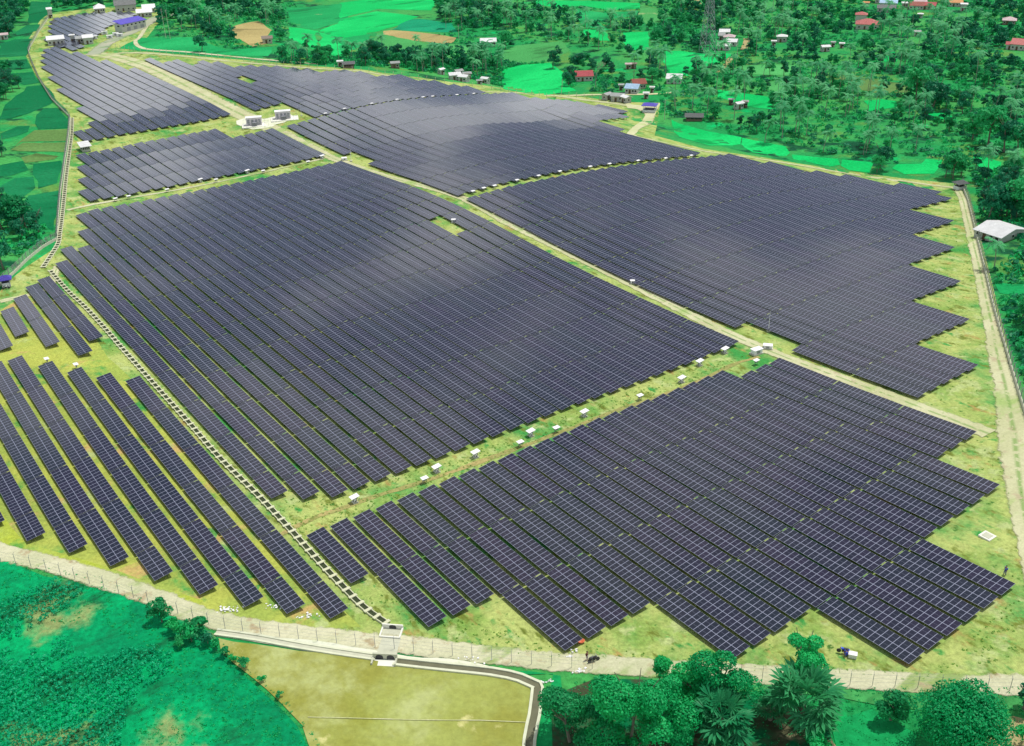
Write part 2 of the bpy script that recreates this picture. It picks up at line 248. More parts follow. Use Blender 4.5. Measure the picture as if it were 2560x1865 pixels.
def ribbon(pts, w, dz, wob=0.0, seed=0, step=4.0):
    """outline-free strip along a world polyline, returns MB; w may be a list"""
    P_ = smooth_line(pts, step); m = MB(); rr = random.Random(seed); n = len(P_); vs = []
    for i, (x, y, t) in enumerate(P_):
        x0, y0, _ = P_[max(i - 1, 0)]; x1, y1, _ = P_[min(i + 1, n - 1)]; d = Vector((x1 - x0, y1 - y0, 0)).normalized()
        ww = w if not isinstance(w, (list, tuple)) else np.interp(t * (len(w) - 1), range(len(w)), w)
        a, b = ww / 2 + rr.uniform(-wob, wob), ww / 2 + rr.uniform(-wob, wob)
        for q in (-a, -a / 3, b / 3, b):
            X, Y = x - d.y * q, y + d.x * q; vs.append((X, Y, gz(X, Y) + dz))
        m.uvr = getattr(m, 'uvr', []) + [(0, i * step), (1 / 3, i * step), (2 / 3, i * step), (1, i * step)]
    fs = []
    for i in range(n - 1):
        for j in range(3):
            k = i * 4 + j; fs.append((k, k + 1, k + 5, k + 4)[::-1])
    m.add(vs, fs); return m
def smooth_line(pts, step):
    out = []; n = len(pts)
    for i in range(n - 1):
        p0, p1, p2, p3 = pts[max(i - 1, 0)], pts[i], pts[i + 1], pts[min(i + 2, n - 1)]
        L = math.hypot(p2[0] - p1[0], p2[1] - p1[1]); k = max(1, int(L / step))
        for j in range(k + (1 if i == n - 2 else 0)):
            t = j / k; f = lambda a, b, c, d: .5 * ((2 * b) + (-a + c) * t + (2 * a - 5 * b + 4 * c - d) * t * t + (-a + 3 * b - 3 * c + d) * t ** 3)
            out.append((f(p0[0], p1[0], p2[0], p3[0]), f(p0[1], p1[1], p2[1], p3[1]), (i + t) / (n - 1)))
    return out
def along(pts, step):
    """points every step metres along a world polyline: (x, y, heading)"""
    out = []; acc = 0.0
    for i in range(len(pts) - 1):
        (x0, y0), (x1, y1) = pts[i], pts[i + 1]; L = math.hypot(x1 - x0, y1 - y0); a = math.atan2(y1 - y0, x1 - x0)
        while acc <= L: out.append((x0 + (x1 - x0) * acc / L, y0 + (y1 - y0) * acc / L, a)); acc += step
        acc -= L
    return out
S2 = 2560 / 2268.0
# ---------------------------------------------------------------- ground cover colours
LIME = (.30, .44, .075); PALE = (.36, .43, .17); GRN = (.045, .26, .055); OLIV = (.14, .18, .03); ORNG = (.33, .25, .08)
M_farm = layered('farm_grass', (.19, .31, .065), [((.36, .42, .13), .085, .46, .12, 1, 1.0), (GRN, .05, .57, .10, 2, 1.3), (GRN, .22, .62, .06, 7, 1.6), (OLIV, .2, .60, .06, 3, 2.0), (ORNG, .15, .64, .06, 4, 1.8), (PALE, .22, .60, .06, 5, 1.0), ((.06, .16, .03), .5, .66, .04, 6, 1.0)], fine=(1.6, .30), bump=.25)
M_yard = layered('yellow_green_grass', (.34, .41, .05), [((.30, .38, .08), .07, .52, .08, 11, 1.0), ((.06, .27, .05), .09, .62, .05, 12, 1.0), ((.45, .34, .08), .12, .64, .04, 13, 1.0)], fine=(1.6, .25), bump=.2)
M_low = layered('mixed_yard_grass', (.27, .35, .07), [((.37, .41, .08), .06, .5, .08, 14, .5), (GRN, .07, .60, .06, 15, 1.3), ((.45, .33, .12), .12, .62, .05, 16, .6), (PALE, .12, .64, .05, 17, 1.0)], fine=(1.6, .28), bump=.2)
M_scrub = layered('scrub_ground', (.012, .25, .065), [((.05, .30, .07), .022, .52, .08, 21, 1.0), ((.10, .25, .05), .035, .60, .06, 22, 1.0), ((.004, .07, .03), .06, .58, .05, 23, 1.0), ((.26, .25, .10), .05, .70, .04, 24, 1.0), ((.0, .38, .10), .05, .66, .04, 25, 1.0)], fine=(.9, .35), bump=.6)
M_road = layered('pale_gravel', (.44, .46, .25), [((.52, .52, .32), .12, .52, .12, 31, .3), ((.34, .44, .16), .10, .62, .06, 32, .35), ((.43, .38, .24), .3, .62, .06, 33, 1.0)], fine=(2.2, .12))
M_roadg = layered('grey_gravel', (.30, .34, .24), [((.38, .38, .28), .1, .52, .1, 34, .3), ((.16, .26, .12), .12, .63, .06, 35, .4)], fine=(2.2, .15))
M_track = layered('mossy_track', (.34, .36, .21), [((.24, .34, .10), .1, .55, .08, 36, .4)], fine=(2.0, .15))
PAD = dict(bright=(.0, .40, .09), mid=(.006, .27, .075), dark=(.0, .135, .045), deep=(.0, .22, .10), olive=(.09, .19, .05), lawn=(.05, .28, .075), brown=(.33, .27, .11), dry=(.33, .37, .10))  # dark: cloud shade over the far left paddies put into their green
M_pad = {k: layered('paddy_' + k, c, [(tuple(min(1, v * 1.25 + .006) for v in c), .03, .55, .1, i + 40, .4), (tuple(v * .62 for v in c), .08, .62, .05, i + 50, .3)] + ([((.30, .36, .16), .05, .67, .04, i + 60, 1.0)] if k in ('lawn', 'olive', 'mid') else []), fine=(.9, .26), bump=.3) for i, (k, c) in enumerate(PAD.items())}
M_dryf = layered('dry_field', (.29, .33, .085), [((.24, .25, .05), .03, .50, .06, 75, 1.0), ((.38, .42, .17), .05, .56, .08, 71, 1.0), ((.24, .26, .05), .045, .58, .06, 72, 2.0), ((.50, .48, .20), .12, .66, .04, 73, 1.0), ((.10, .27, .05), .06, .68, .04, 74, 1.0)], fine=(1.2, .14), bump=.15)
M_crop = layered('crop_soil', (.0, .20, .075), [((.0, .34, .11), .03, .50, .08, 81, 1.0), ((.24, .30, .11), .05, .62, .05, 82, 1.0), ((.005, .11, .04), .12, .56, .05, 83, .35)], fine=(1.1, .35), bump=.5)
M_pale0 = layered('bund_soil', (.42, .44, .20), [((.5, .5, .3), .3, .5, .1, 99, 1.0)], fine=(2, .2))
M_under = layered('dark_soil', (.05, .06, .03), [((.0, .12, .04), .2, .5, .08, 98, 1.0), ((.16, .14, .08), .2, .62, .05, 97, 1.0)], fine=(1.5, .3))
M_dirt = layered('bare_dirt', (.36, .30, .15), [((.22, .24, .08), .1, .56, .08, 91, 1.0)], fine=(1.5, .2))

# ---------------------------------------------------------------- ground sheet to the horizon
def axis(lo, hi, st, far):
    a = list(np.arange(lo, hi + .1, st)); d = st
    while a[-1] < far: d *= 1.5; a.append(a[-1] + d)
    d = st; f = -far
    while a[0] > f: d *= 1.5; a.insert(0, a[0] - d)
    return a
gx, gy = axis(-375, 415, 5, 12000), axis(55, 900, 5, 14000)
gv = [(x, y, gz(x, y)) for y in gy for x in gx]; nx = len(gx)
gf = [(j * nx + i, j * nx + i + 1, (j + 1) * nx + i + 1, (j + 1) * nx + i) for j in range(len(gy) - 1) for i in range(nx - 1)]
me = bpy.data.meshes.new('ground'); me.from_pydata(gv, [], gf); me.polygons.foreach_set('use_smooth', [True] * len(me.polygons))
tag(link('ground', me, None, [M_scrub]), kind='structure')

FARM = pxs([(98, 30), (60, 92), (58, 125), (80, 170), (110, 208), (145, 240), (157, 262), (152, 340), (140, 450), (128, 545), (60, 590), (0, 645), (-260, 800), (-260, 1150), (0, 1236), (100, 1260), (200, 1290), (300, 1322), (400, 1362), (480, 1392), (560, 1405), (700, 1424), (860, 1440), (1000, 1458), (1150, 1474), (1300, 1486), (1450, 1494), (1640, 1502), (1760, 1510), (1860, 1515), (2000, 1522), (2150, 1530), (2268, 1530), (2480, 1530), (2420, 1300), (2330, 1100), (2262, 920), (2240, 800), (2205, 660), (2170, 520), (2140, 410), (2090, 404), (1990, 394), (1850, 374), (1700, 350), (1560, 330), (1450, 300), (1462, 228), (1380, 226), (1300, 216), (1200, 204), (1000, 182), (900, 168), (800, 154), (700, 147), (500, 130), (300, 112), (330, 78), (380, 20), (250, 14), (160, 24)], S2)
sheet('farm_grass', FARM, .03, M_farm)
sheet('yard_grass', jag(pxs([(-120, 1040), (0, 1130), (60, 1200), (160, 1232), (260, 1262), (360, 1300), (450, 1330), (430, 1345), (330, 1312), (200, 1278), (100, 1250), (0, 1222), (-160, 1180)], S2), 5, .8, 3), .06, M_yard)
sheet('yard_grass', jag(pxs([(-160, 760), (0, 690), (60, 650), (100, 610), (150, 660), (260, 810), (370, 940), (500, 1090), (600, 1200), (700, 1310), (800, 1385), (700, 1392), (480, 1362), (300, 1292), (100, 1236), (-160, 1150)], S2), 5, .8, 13), .045, M_low)
# fields: (name, material, outline, scale, ox, oy)
Z1, Z2, Z3 = (.3792, 0, 0), (.3792, 850, 0), (.3792, 1700, 0)
FIELDS = [
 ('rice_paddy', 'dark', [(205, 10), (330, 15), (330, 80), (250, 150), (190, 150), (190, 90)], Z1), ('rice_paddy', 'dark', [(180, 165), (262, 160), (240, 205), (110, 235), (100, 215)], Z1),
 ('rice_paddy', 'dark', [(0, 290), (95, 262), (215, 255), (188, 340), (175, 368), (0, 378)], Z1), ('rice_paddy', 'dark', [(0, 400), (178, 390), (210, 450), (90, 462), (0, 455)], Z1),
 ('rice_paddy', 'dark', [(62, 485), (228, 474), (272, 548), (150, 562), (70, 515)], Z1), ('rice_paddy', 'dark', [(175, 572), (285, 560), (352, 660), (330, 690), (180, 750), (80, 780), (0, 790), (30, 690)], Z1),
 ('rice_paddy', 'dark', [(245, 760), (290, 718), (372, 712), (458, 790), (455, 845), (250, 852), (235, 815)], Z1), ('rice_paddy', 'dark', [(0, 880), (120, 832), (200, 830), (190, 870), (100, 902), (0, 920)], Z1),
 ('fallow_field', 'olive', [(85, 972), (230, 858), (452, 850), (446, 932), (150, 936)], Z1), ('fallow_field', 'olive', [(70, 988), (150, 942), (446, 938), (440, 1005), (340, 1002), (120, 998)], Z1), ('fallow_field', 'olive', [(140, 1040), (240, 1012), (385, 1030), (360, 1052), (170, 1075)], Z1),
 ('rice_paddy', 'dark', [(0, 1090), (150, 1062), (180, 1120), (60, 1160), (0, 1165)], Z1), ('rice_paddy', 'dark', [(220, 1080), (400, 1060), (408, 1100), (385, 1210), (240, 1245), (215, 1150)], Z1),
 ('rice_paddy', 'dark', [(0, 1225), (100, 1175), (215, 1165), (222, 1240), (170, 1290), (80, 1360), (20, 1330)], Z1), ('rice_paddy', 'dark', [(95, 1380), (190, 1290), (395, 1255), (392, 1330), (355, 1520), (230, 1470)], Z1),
 ('rice_paddy', 'mid', [(1885, 60), (2100, 40), (2268, 20), (2300, 130), (2100, 190), (1940, 170)], Z1), ('rice_paddy', 'bright', [(1900, 180), (2100, 200), (2080, 330), (1985, 290), (1900, 250)], Z1), ('rice_paddy', 'bright', [(2110, 200), (2400, 100), (2420, 260), (2268, 372), (2070, 380), (2120, 300)], Z1),
 ('meadow', 'mid', [(830, 290), (930, 250), (1260, 245), (1500, 330), (1800, 310), (1770, 370), (1350, 360), (1000, 340), (790, 320)], Z1),
 ('dirt_patch', 'brown', [(1530, 180), (1700, 140), (1800, 200), (1760, 290), (1650, 310), (1540, 250)], Z1),
 ('rice_paddy', 'bright', [(0, 20), (160, 0), (640, 0), (600, 70), (250, 60), (0, 120)], Z2), ('rice_paddy', 'bright', [(0, 130), (240, 75), (520, 110), (370, 175), (240, 210), (0, 240)], Z2), ('meadow', 'lawn', [(120, 300), (250, 220), (580, 290), (760, 290), (900, 330), (700, 380), (480, 320), (230, 330)], Z2), ('rice_paddy', 'mid', [(0, 250), (200, 225), (110, 330), (0, 340)], Z2),
 ('dark_field', 'deep', [(380, 180), (430, 130), (530, 125), (740, 155), (775, 212), (620, 212), (350, 196)], Z2), ('ploughed_field', 'brown', [(285, 205), (340, 200), (560, 218), (770, 250), (745, 280), (690, 290), (560, 275), (420, 265), (350, 238), (280, 232)], Z2),
 ('meadow', 'lawn', [(1040, 350), (1160, 300), (1460, 270), (1520, 330), (1450, 370), (1370, 405), (1180, 420), (1080, 390)], Z2), ('rice_paddy', 'bright', [(1075, 460), (1190, 430), (1375, 415), (1480, 480), (1480, 540), (1560, 598), (1080, 590)], Z2),
 ('rice_paddy', 'bright', [(1290, 0), (1640, 5), (1980, 20), (1975, 60), (1760, 70), (1600, 40), (1420, 50), (1290, 25)], Z2), ('rice_paddy', 'mid', [(1560, 60), (1740, 85), (1970, 70), (1960, 100), (1700, 140), (1790, 200), (1620, 180), (1540, 110)], Z2), ('rice_paddy', 'bright', [(1600, 195), (1760, 190), (1780, 270), (1700, 270), (1620, 230)], Z2),
 ('rice_paddy', 'bright', [(1865, 212), (2040, 210), (2055, 330), (1905, 330), (1870, 280)], Z2), ('meadow', 'lawn', [(1980, 30), (2100, 60), (2120, 150), (2020, 160), (1970, 90)], Z2), ('rice_paddy', 'bright', [(2150, 430), (2240, 425), (2300, 500), (2180, 500)], Z2),
 ('rice_paddy', 'bright', [(-150, 340), (0, 335), (140, 355), (330, 350), (300, 390), (60, 480), (-80, 480)], Z3), ('meadow', 'lawn', [(0, 0), (210, 0), (190, 40), (0, 35)], Z3), ('meadow', 'lawn', [(420, 10), (650, 15), (630, 60), (470, 62)], Z3),
 ('rice_paddy', 'bright', [(-60, 790), (0, 815), (180, 865), (400, 905), (390, 950), (200, 960), (0, 905), (-40, 870)], Z3), ('rice_paddy', 'bright', [(410, 910), (690, 965), (730, 1010), (700, 1030), (480, 1005), (405, 955)], Z3), ('rice_paddy', 'bright', [(740, 1018), (1050, 1048), (1060, 1090), (980, 1100), (745, 1050)], Z3), ('rice_paddy', 'bright', [(1070, 1052), (1270, 1070), (1245, 1140), (1110, 1125), (1065, 1095)], Z3),
 ('rice_paddy', 'bright', [(1395, 1110), (1430, 1082), (1580, 1080), (1620, 1050), (1730, 1055), (1672, 1145), (1480, 1150)], Z3), ('rice_paddy', 'bright', [(1930, 1012), (2035, 1040), (2130, 1070), (2112, 1118), (2050, 1122), (1975, 1100)], Z3), ('rice_paddy', 'bright', [(240, 640), (250, 590), (400, 610), (600, 640), (605, 720), (500, 710), (380, 690)], Z3),
 ('rice_paddy', 'bright', [(1210, 665), (1330, 655), (1420, 668), (1435, 705), (1330, 725), (1225, 735)], Z3), ('fallow_field', 'olive', [(950, 485), (1150, 500), (1530, 560), (1520, 612), (1300, 620), (1160, 590), (1120, 540), (960, 500)], Z3), ('rice_paddy', 'bright', [(1345, 350), (1385, 318), (1430, 360), (1430, 405), (1350, 408)], Z3), ('rice_paddy', 'bright', [(1600, 750), (1760, 745), (1830, 790), (1640, 790)], Z3), ('meadow', 'lawn', [(400, 430), (760, 430), (720, 500), (420, 490)], Z3), ('meadow', 'lawn', [(500, 555), (640, 530), (900, 560), (640, 620)], Z3), ('rice_paddy', 'mid', [(2070, 230), (2300, 240), (2300, 330), (2100, 300)], (.3792, 1700, 620)),
]
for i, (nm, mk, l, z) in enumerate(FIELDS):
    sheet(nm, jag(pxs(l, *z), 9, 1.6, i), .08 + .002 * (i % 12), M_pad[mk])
Z7, Z8, Z9 = (.3792, 0, 1245), (.3792, 850, 1245), (.3792, 1700, 1245)
sheet('crop_field_soil', jag(pxs([(-900, 350), (0, 400), (300, 520), (600, 600), (960, 700), (1130, 780), (1330, 850), (1420, 900), (1440, 1000), (1640, 1180), (1850, 1360), (1980, 1500), (2080, 1750), (2100, 2100), (-1200, 2100)], *Z7), 4, 1.0, 5), .09, M_crop)
sheet('dry_field', jag(pxs([(1440, 930), (1540, 955), (2268, 1040), (2600, 1100), (3100, 1170), (3290, 1180), (3490, 1250), (3500, 1300), (3455, 1640), (3440, 1900), (3440, 2200), (2110, 2200), (2090, 1750), (1990, 1500), (1860, 1360), (1650, 1170), (1460, 1000)], *Z7), 3, .35, 6), .11, M_dryf)
sheet('grass_bank', jag(pxs([(1040, 1140), (1410, 1160), (1400, 1260), (1330, 1420), (1290, 1640), (1280, 1900), (1400, 1900), (1420, 1500), (1450, 1190)], *Z8), 4, .8, 7), .10, M_pad['mid'])
sheet('dark_ground', jag(pxs([(1390, 1740), (1480, 1700), (1640, 1700), (1880, 1740), (2060, 1800), (2100, 1900), (2100, 2000), (1370, 2000), (1380, 1850)]), 3, .6, 15), .13, M_under)  # near-black ground with green and brown patches below the foreground trees
sheet('grass_clearing', jag(pxs([(1100, 1440), (1260, 1400), (1420, 1480), (1560, 1560), (1540, 1700), (1050, 1700), (1000, 1540)], *Z9), 4, .9, 8), .12, M_pad['mid'])
sheet('grass_clearing', jag(pxs([(420, 1450), (700, 1420), (980, 1560), (1080, 1700), (500, 1760)], *Z9), 4, .9, 9), .11, M_dirt)
sheet('grass_clearing', jag(pxs([(1950, 1500), (2200, 1440), (2400, 1500), (2400, 1760), (1950, 1760)], *Z9), 4, .9, 10), .11, M_dirt)
sheet('road_verge', jag(pxs([(-300, 1190), (400, 1200), (1050, 1260), (1700, 1300), (2450, 1300), (2450, 1400), (1600, 1390), (1000, 1300), (400, 1290), (-300, 1250)], *Z9), 4, .8, 11), .10, M_pad['lawn'])
sheet('field_bund', [q for q in (lambda l: [px(x, y - 1.0) for x, y in l] + [px(x, y + 1.0) for x, y in l[::-1]])([(770, 1795), (900, 1798), (1050, 1802), (1200, 1803), (1322, 1808)])], .2, M_pale0)
# ---------------------------------------------------------------- roads
M_roadE = feather(layered('pale_gravel_track', (.42, .43, .24), [((.50, .50, .31), .12, .52, .12, 31, .3), ((.30, .40, .14), .12, .60, .06, 32, .35), ((.40, .35, .22), .3, .62, .06, 33, 1.0)], fine=(2.2, .14)), (.16, .28, .07))
M_trackE = feather(layered('worn_track', (.44, .45, .28), [((.52, .51, .35), .12, .52, .12, 131, .3), ((.24, .33, .11), .15, .60, .06, 132, .35), ((.36, .30, .18), .3, .62, .06, 133, 1.0)], fine=(2.2, .16)))
M_roadgE = feather(M_roadg)
def road(name, l, w, mat, dz, s=S2, wob=.25, seed=0):
    mat = {M_road: M_roadE, M_track: M_trackE, M_roadg: M_roadgE}.get(mat, mat); w = [a * 1.22 for a in w] if isinstance(w, list) else w * 1.2
    
    o = ribbon([px(a * s, b * s) for a, b in l], w, dz, wob, seed).build(name, mat); tag(o, kind='structure'); return o
road('gravel_road', [(212, 120), (262, 128), (330, 150), (395, 182), (470, 222), (530, 252), (590, 280), (650, 308), (740, 352), (850, 390), (940, 413), (1030, 442), (1120, 492), (1250, 556), (1400, 631), (1540, 703), (1640, 752), (1700, 777), (1800, 815), (1950, 870), (2100, 927), (2190, 962)], [9, 10, 10, 9.5, 9, 8, 5, 3.8, 3.6, 3.4, 3.4, 3.4, 3.4, 3.5, 3.5, 3.5, 4, 4.5], M_road, .13, seed=1)
road('site_road', [(205, 122), (235, 98), (262, 84), (295, 70), (330, 50), (352, 38), (400, 30)], [9, 9, 8, 8, 9, 9], M_roadg, .15, seed=2)
road('perimeter_road', [(1990, 400), (2060, 410), (2110, 416), (2128, 432), (2146, 500), (2170, 600), (2192, 700), (2212, 800), (2232, 880), (2250, 1000), (2262, 1100), (2290, 1250), (2330, 1420)], [1.8, 2.0, 2.3, 2.6, 3, 3.5, 4, 4.6, 6.5, 5, 4, 3.5], M_road, .14, seed=3)
road('perimeter_road', [(-160, 1165), (0, 1222), (100, 1246), (200, 1276), (300, 1308), (400, 1347), (480, 1377), (560, 1391), (700, 1409), (860, 1426), (1000, 1441), (1150, 1459), (1300, 1471), (1450, 1481), (1640, 1492), (1760, 1499), (1860, 1504), (2000, 1511), (2150, 1517), (2290, 1518), (2500, 1520)], 4.2, M_track, .13, seed=4, wob=.15)
road('perimeter_track', [(232, 121), (300, 117), (400, 124), (500, 135), (600, 144), (700, 152), (800, 159), (900, 175), (1000, 192), (1100, 205), (1200, 212), (1300, 222), (1380, 232), (1420, 242), (1440, 258), (1420, 278), (1398, 298), (1440, 309), (1560, 335), (1700, 355), (1850, 380), (1990, 401)], [3, 3, 3, 3, 3, 3, 3, 3.2, 4.5, 2.8, 2.6, 2.4, 2.4], M_road, .12, seed=5, wob=.3)
road('dirt_track', [(330, 50), (310, 82), (300, 92), (320, 108), (420, 116), (560, 130), (700, 142)], 2.6, M_track, .14, seed=6)
road('footpath', [(128, 590), (105, 640), (60, 655), (0, 668)], 2.2, M_road, .12, seed=7)
road('footpath', [(150, 466), (185, 458), (240, 447), (330, 432), (450, 410), (600, 378), (715, 352)], 1.8, M_track, .12, seed=8)
tag(ribbon([px(a, b) for a, b in ((690, 1345), (800, 1290), (960, 1235), (1130, 1180), (1330, 1108), (1520, 1035), (1700, 972), (1850, 905), (1900, 893))], 1.6, .07, .3, 9).build('worn_lane', feather(layered('worn_lane_soil', (.26, .26, .09), [((.36, .30, .12), .2, .5, .1, 141, .4), ((.16, .2, .05), .25, .6, .06, 142, 1.0)], fine=(2, .3)))), kind='structure')
for l, w in (([(110, 0), (118, 20), (140, 40)], 4), ([(255, 480), (300, 430), (345, 375)], 3.0), ([(425, 330), (440, 295), (448, 255)], 5)):
    m = ribbon([px(1700 + a * .3792, b * .3792) for a, b in l], w, .16, .4, 3); tag(m.build('dirt_path', M_dirt), kind='structure')
tag(ribbon([px(a, b) for a, b in ((1400, 240), (1500, 237), (1620, 236), (1680, 232))], 3, .16, .3, 3).build('village_road', M_road), kind='structure')
M_pale = layered('pale_concrete', (.62, .64, .50), [((.45, .50, .30), .3, .6, .06, 95, 1.0)], fine=(2.5, .08))
sheet('gravel_yard', jag(pxs([(523, 268), (545, 262), (585, 264), (640, 252), (655, 262), (630, 272), (612, 276), (600, 283), (560, 288), (540, 282), (525, 276)], S2), 3, .4, 1), .17, M_pale)
sheet('gravel_yard', jag(pxs([(1380, 222), (1400, 232), (1440, 236), (1460, 228), (1462, 232), (1404, 300), (1388, 298), (1432, 252), (1420, 243), (1390, 240)], S2), 3, .3, 2), .16, M_road)
sheet('works_yard', jag(pxs([(330, 30), (370, 20), (400, 28), (360, 55), (325, 66), (290, 80), (240, 100), (200, 108), (195, 98), (270, 70), (300, 45)], S2), 4, .5, 2), .12, M_roadg)

# ---------------------------------------------------------------- solar panels
def panel_material():
    m, n, l, b = newmat('solar_glass')
    tcn = n.new('ShaderNodeTexCoord'); sp = n.new('ShaderNodeSeparateXYZ'); l.new(tcn.outputs['Object'], sp.inputs[0])
    def M(op, a, c=None, d=None):
        q = n.new('ShaderNodeMath'); q.operation = op
        for i, v in enumerate((a, c, d)):
            if v is None: continue
            if isinstance(v, (int, float)): q.inputs[i].default_value = v
            else: l.new(v, q.inputs[i])
        return q.outputs[0]
    X = M('DIVIDE', sp.outputs[0], MW); Y = M('DIVIDE', sp.outputs[1], PD / 2)
    fx = M('FRACT', X); fy = M('FRACT', Y)
    ex = M('MINIMUM', fx, M('SUBTRACT', 1.0, fx)); ey = M('MINIMUM', fy, M('SUBTRACT', 1.0, fy))
    lx = M('LESS_THAN', ex, .042); ly = M('LESS_THAN', ey, .024)
    fr = M('MAXIMUM', lx, ly)
    eh = M('ABSOLUTE', M('SUBTRACT', fy, .5)); half = M('MULTIPLY', M('LESS_THAN', eh, .014), .30)
    cell = n.new('ShaderNodeCombineXYZ'); l.new(M('FLOOR', X), cell.inputs[0]); l.new(M('FLOOR', Y), cell.inputs[1])
    oi = n.new('ShaderNodeObjectInfo'); l.new(M('MULTIPLY', oi.outputs['Random'], 91.0), cell.inputs[2])
    wn_ = n.new('ShaderNodeTexWhiteNoise'); wn_.noise_dimensions = '3D'; l.new(cell.outputs[0], wn_.inputs['Vector'])
    c1 = n.new('ShaderNodeMix'); c1.data_type = 'RGBA'; c1.inputs[6].default_value = (.013, .013, .027, 1); c1.inputs[7].default_value = (.022, .017, .038, 1)
    l.new(wn_.outputs['Value'], c1.inputs[0])
    c2 = n.new('ShaderNodeMix'); c2.data_type = 'RGBA'; c2.inputs[7].default_value = (.013, .021, .029, 1)
    l.new(c1.outputs[2], c2.inputs[6]); l.new(M('MULTIPLY', M('FRACT', M('MULTIPLY', oi.outputs['Random'], 7.3)), .7), c2.inputs[0])
    c3 = n.new('ShaderNodeMix'); c3.data_type = 'RGBA'; c3.inputs[7].default_value = (.23, .25, .34, 1)
    l.new(c2.outputs[2], c3.inputs[6]); l.new(M('MAXIMUM', fr, half), c3.inputs[0]); l.new(c3.outputs[2], b.inputs['Base Color'])
    l.new(M('ADD', M('MULTIPLY', fr, .35), .10), b.inputs['Roughness']); b.inputs['IOR'].default_value = 1.5; b.inputs['Specular IOR Level'].default_value = .5
    return m
MW, PD, NM = 1.006, 3.45, 16
M_pan = panel_material(); M_alu = plain('aluminium_edge', (.14, .14, .19), .45, .5, .08, 3); M_steel = plain('galvanised_steel', (.10, .105, .12), .6, .4, .15, 4)
TILT = math.tan(R(7.0)); PW = PD * math.cos(R(7.0))
def slab_mesh(nm, edge=.05):
    m = MB(); L = nm * MW; z = lambda y: y * TILT
    a = [(0, 0, 0), (L, 0, 0), (L, PW, z(PW)), (0, PW, z(PW))]
    m.add(a, [(0, 1, 2, 3)], 0); b = [(x, y, q - edge) for x, y, q in a]
    m.add(a + b, [(0, 4, 5, 1), (1, 5, 6, 2), (2, 6, 7, 3), (3, 7, 4, 0), (4, 7, 6, 5)], 1)
    return m
def frame_mb(nm):
    m = MB(); L = nm * MW
    for y in (.75, PW - .75): m.bar((.1, y, y * TILT - .10), (L - .1, y, y * TILT - .10), .09)
    k = max(2, round(L / 3.6)); 
    for i in range(k):
        x = .7 + (L - 1.4) * i / (k - 1)
        m.bar((x, .25, .25 * TILT - .19), (x, PW - .25, (PW - .25) * TILT - .19), .09)
        m.bar((x, .9, -.98), (x, .9, .9 * TILT - .2), .10); m.bar((x, PW - .9, -.98), (x, PW - .9, (PW - .9) * TILT - .2), .10)
        m.bar((x, .9, -.45), (x, PW - .9, (PW - .9) * TILT - .25), .05)
    return m
TABLES = {}
for nm in (4, 8, 16):
    near = slab_mesh(nm).mesh('panel_table_%d' % nm, [M_pan, M_alu]); fm = frame_mb(nm).mesh('support_frame_%d' % nm, [M_steel])
    f = slab_mesh(nm); g = frame_mb(nm); f.add(g.v, g.f, 2); far = f.mesh('far_table_%d' % nm, [M_pan, M_alu, M_steel])
    TABLES[nm] = (near, fm, far)
def place_row(name, u0, u1, v, near, label, group, holes=(), ve=None):
    vv = lambda u: v if ve is None else v + (ve - v) * (u - u0) / (u1 - u0)
    a = lat(u0, v); rt = root(name, a); tag(rt, label, 'solar panel row', group)
    nh = max(1, round((u1 - u0) / 1.89)); un = (u1 - u0) / nh; i = 0; segs = []
    while i < nh: k = 2 if i + 2 <= nh else 1; segs.append((u0 + i * un, u0 + (i + k) * un, 16 if k == 2 else 8)); i += k
    inv = Matrix.Translation(a).inverted()
    for s0, s1, nm in segs:
        if any(h0 < (s0 + s1) / 2 < h1 for h0, h1 in holes): continue
        p0, p1 = lat(s0 + .03, vv(s0), PLANE), lat(s1 - .03, vv(s1), PLANE); q = lat((s0 + s1) / 2, vv((s0 + s1) / 2) + .8, PLANE) - (p0 + p1) / 2
        x = (p1 - p0); sx = x.length / (nm * MW); x.normalize(); y = Vector((-x.y, x.x, 0)).normalized(); z = x.cross(y)
        slope = max(-.14, min(.14, (q.dot(z)) / q.length)) + (rng.random() - .5) * .035
        y = (y + z * slope * .35).normalized(); z = x.cross(y)
        y = y * (1.0 if v > 9 else .90 if v < -.5 else .93 + .07 * (v / 9)); mt = Matrix(((x.x * sx, y.x, z.x, p0.x), (x.y * sx, y.y, z.y, p0.y), (x.z * sx, y.z, z.z, p0.z), (0, 0, 0, 1)))
        o = bpy.data.objects.new('panel_table', TABLES[nm][0 if near else 2]); C.objects.link(o); o.parent = rt; o.matrix_basis = inv @ mt
        if near: f = bpy.data.objects.new('support_frame', TABLES[nm][1]); C.objects.link(f); f.parent = o
    return rt
WROWS = ((-1.5, -1.5, -48.9, -27.5), (-2.6, -2.6, -49.9, -28.6), (-3.6, -3.6, -51.3, -29.8), (-4.6, -4.6, -52.9, -31.4), (-5.7, -5.6, -54.5, -33.1), (-6.7, -6.6, -54.5, -34.9), (-7.8, -7.6, -54.5, -36.6), (-8.9, -8.7, -54.5, -38.3), (-10, -9.8, -54.5, -40.1))
ROWS = []   # block key, u0, u1, v, holes, v at the other end
for k in range(26):
    u1 = -28.8 if k == 0 else -25.1 if k < 4 else -21.3 if k < 8 else -17.55 if k < 12 else -13.75 if k < 18 else -17.5 if k < 23 else -20.45
    ROWS.append(('BR', -32.45 if k < 23 else -31.5, u1, k, ()))
for k in range(26): ROWS.append(('M', {0: -67.9, 1: -70.7, 2: -70.3, 3: -74.1, 4: -78.3}.get(k, -78.8), {0: -35.5, 1: -34.7}.get(k, -34.15), k, ((-60.6, -56.3),) if k == 23 else ()))
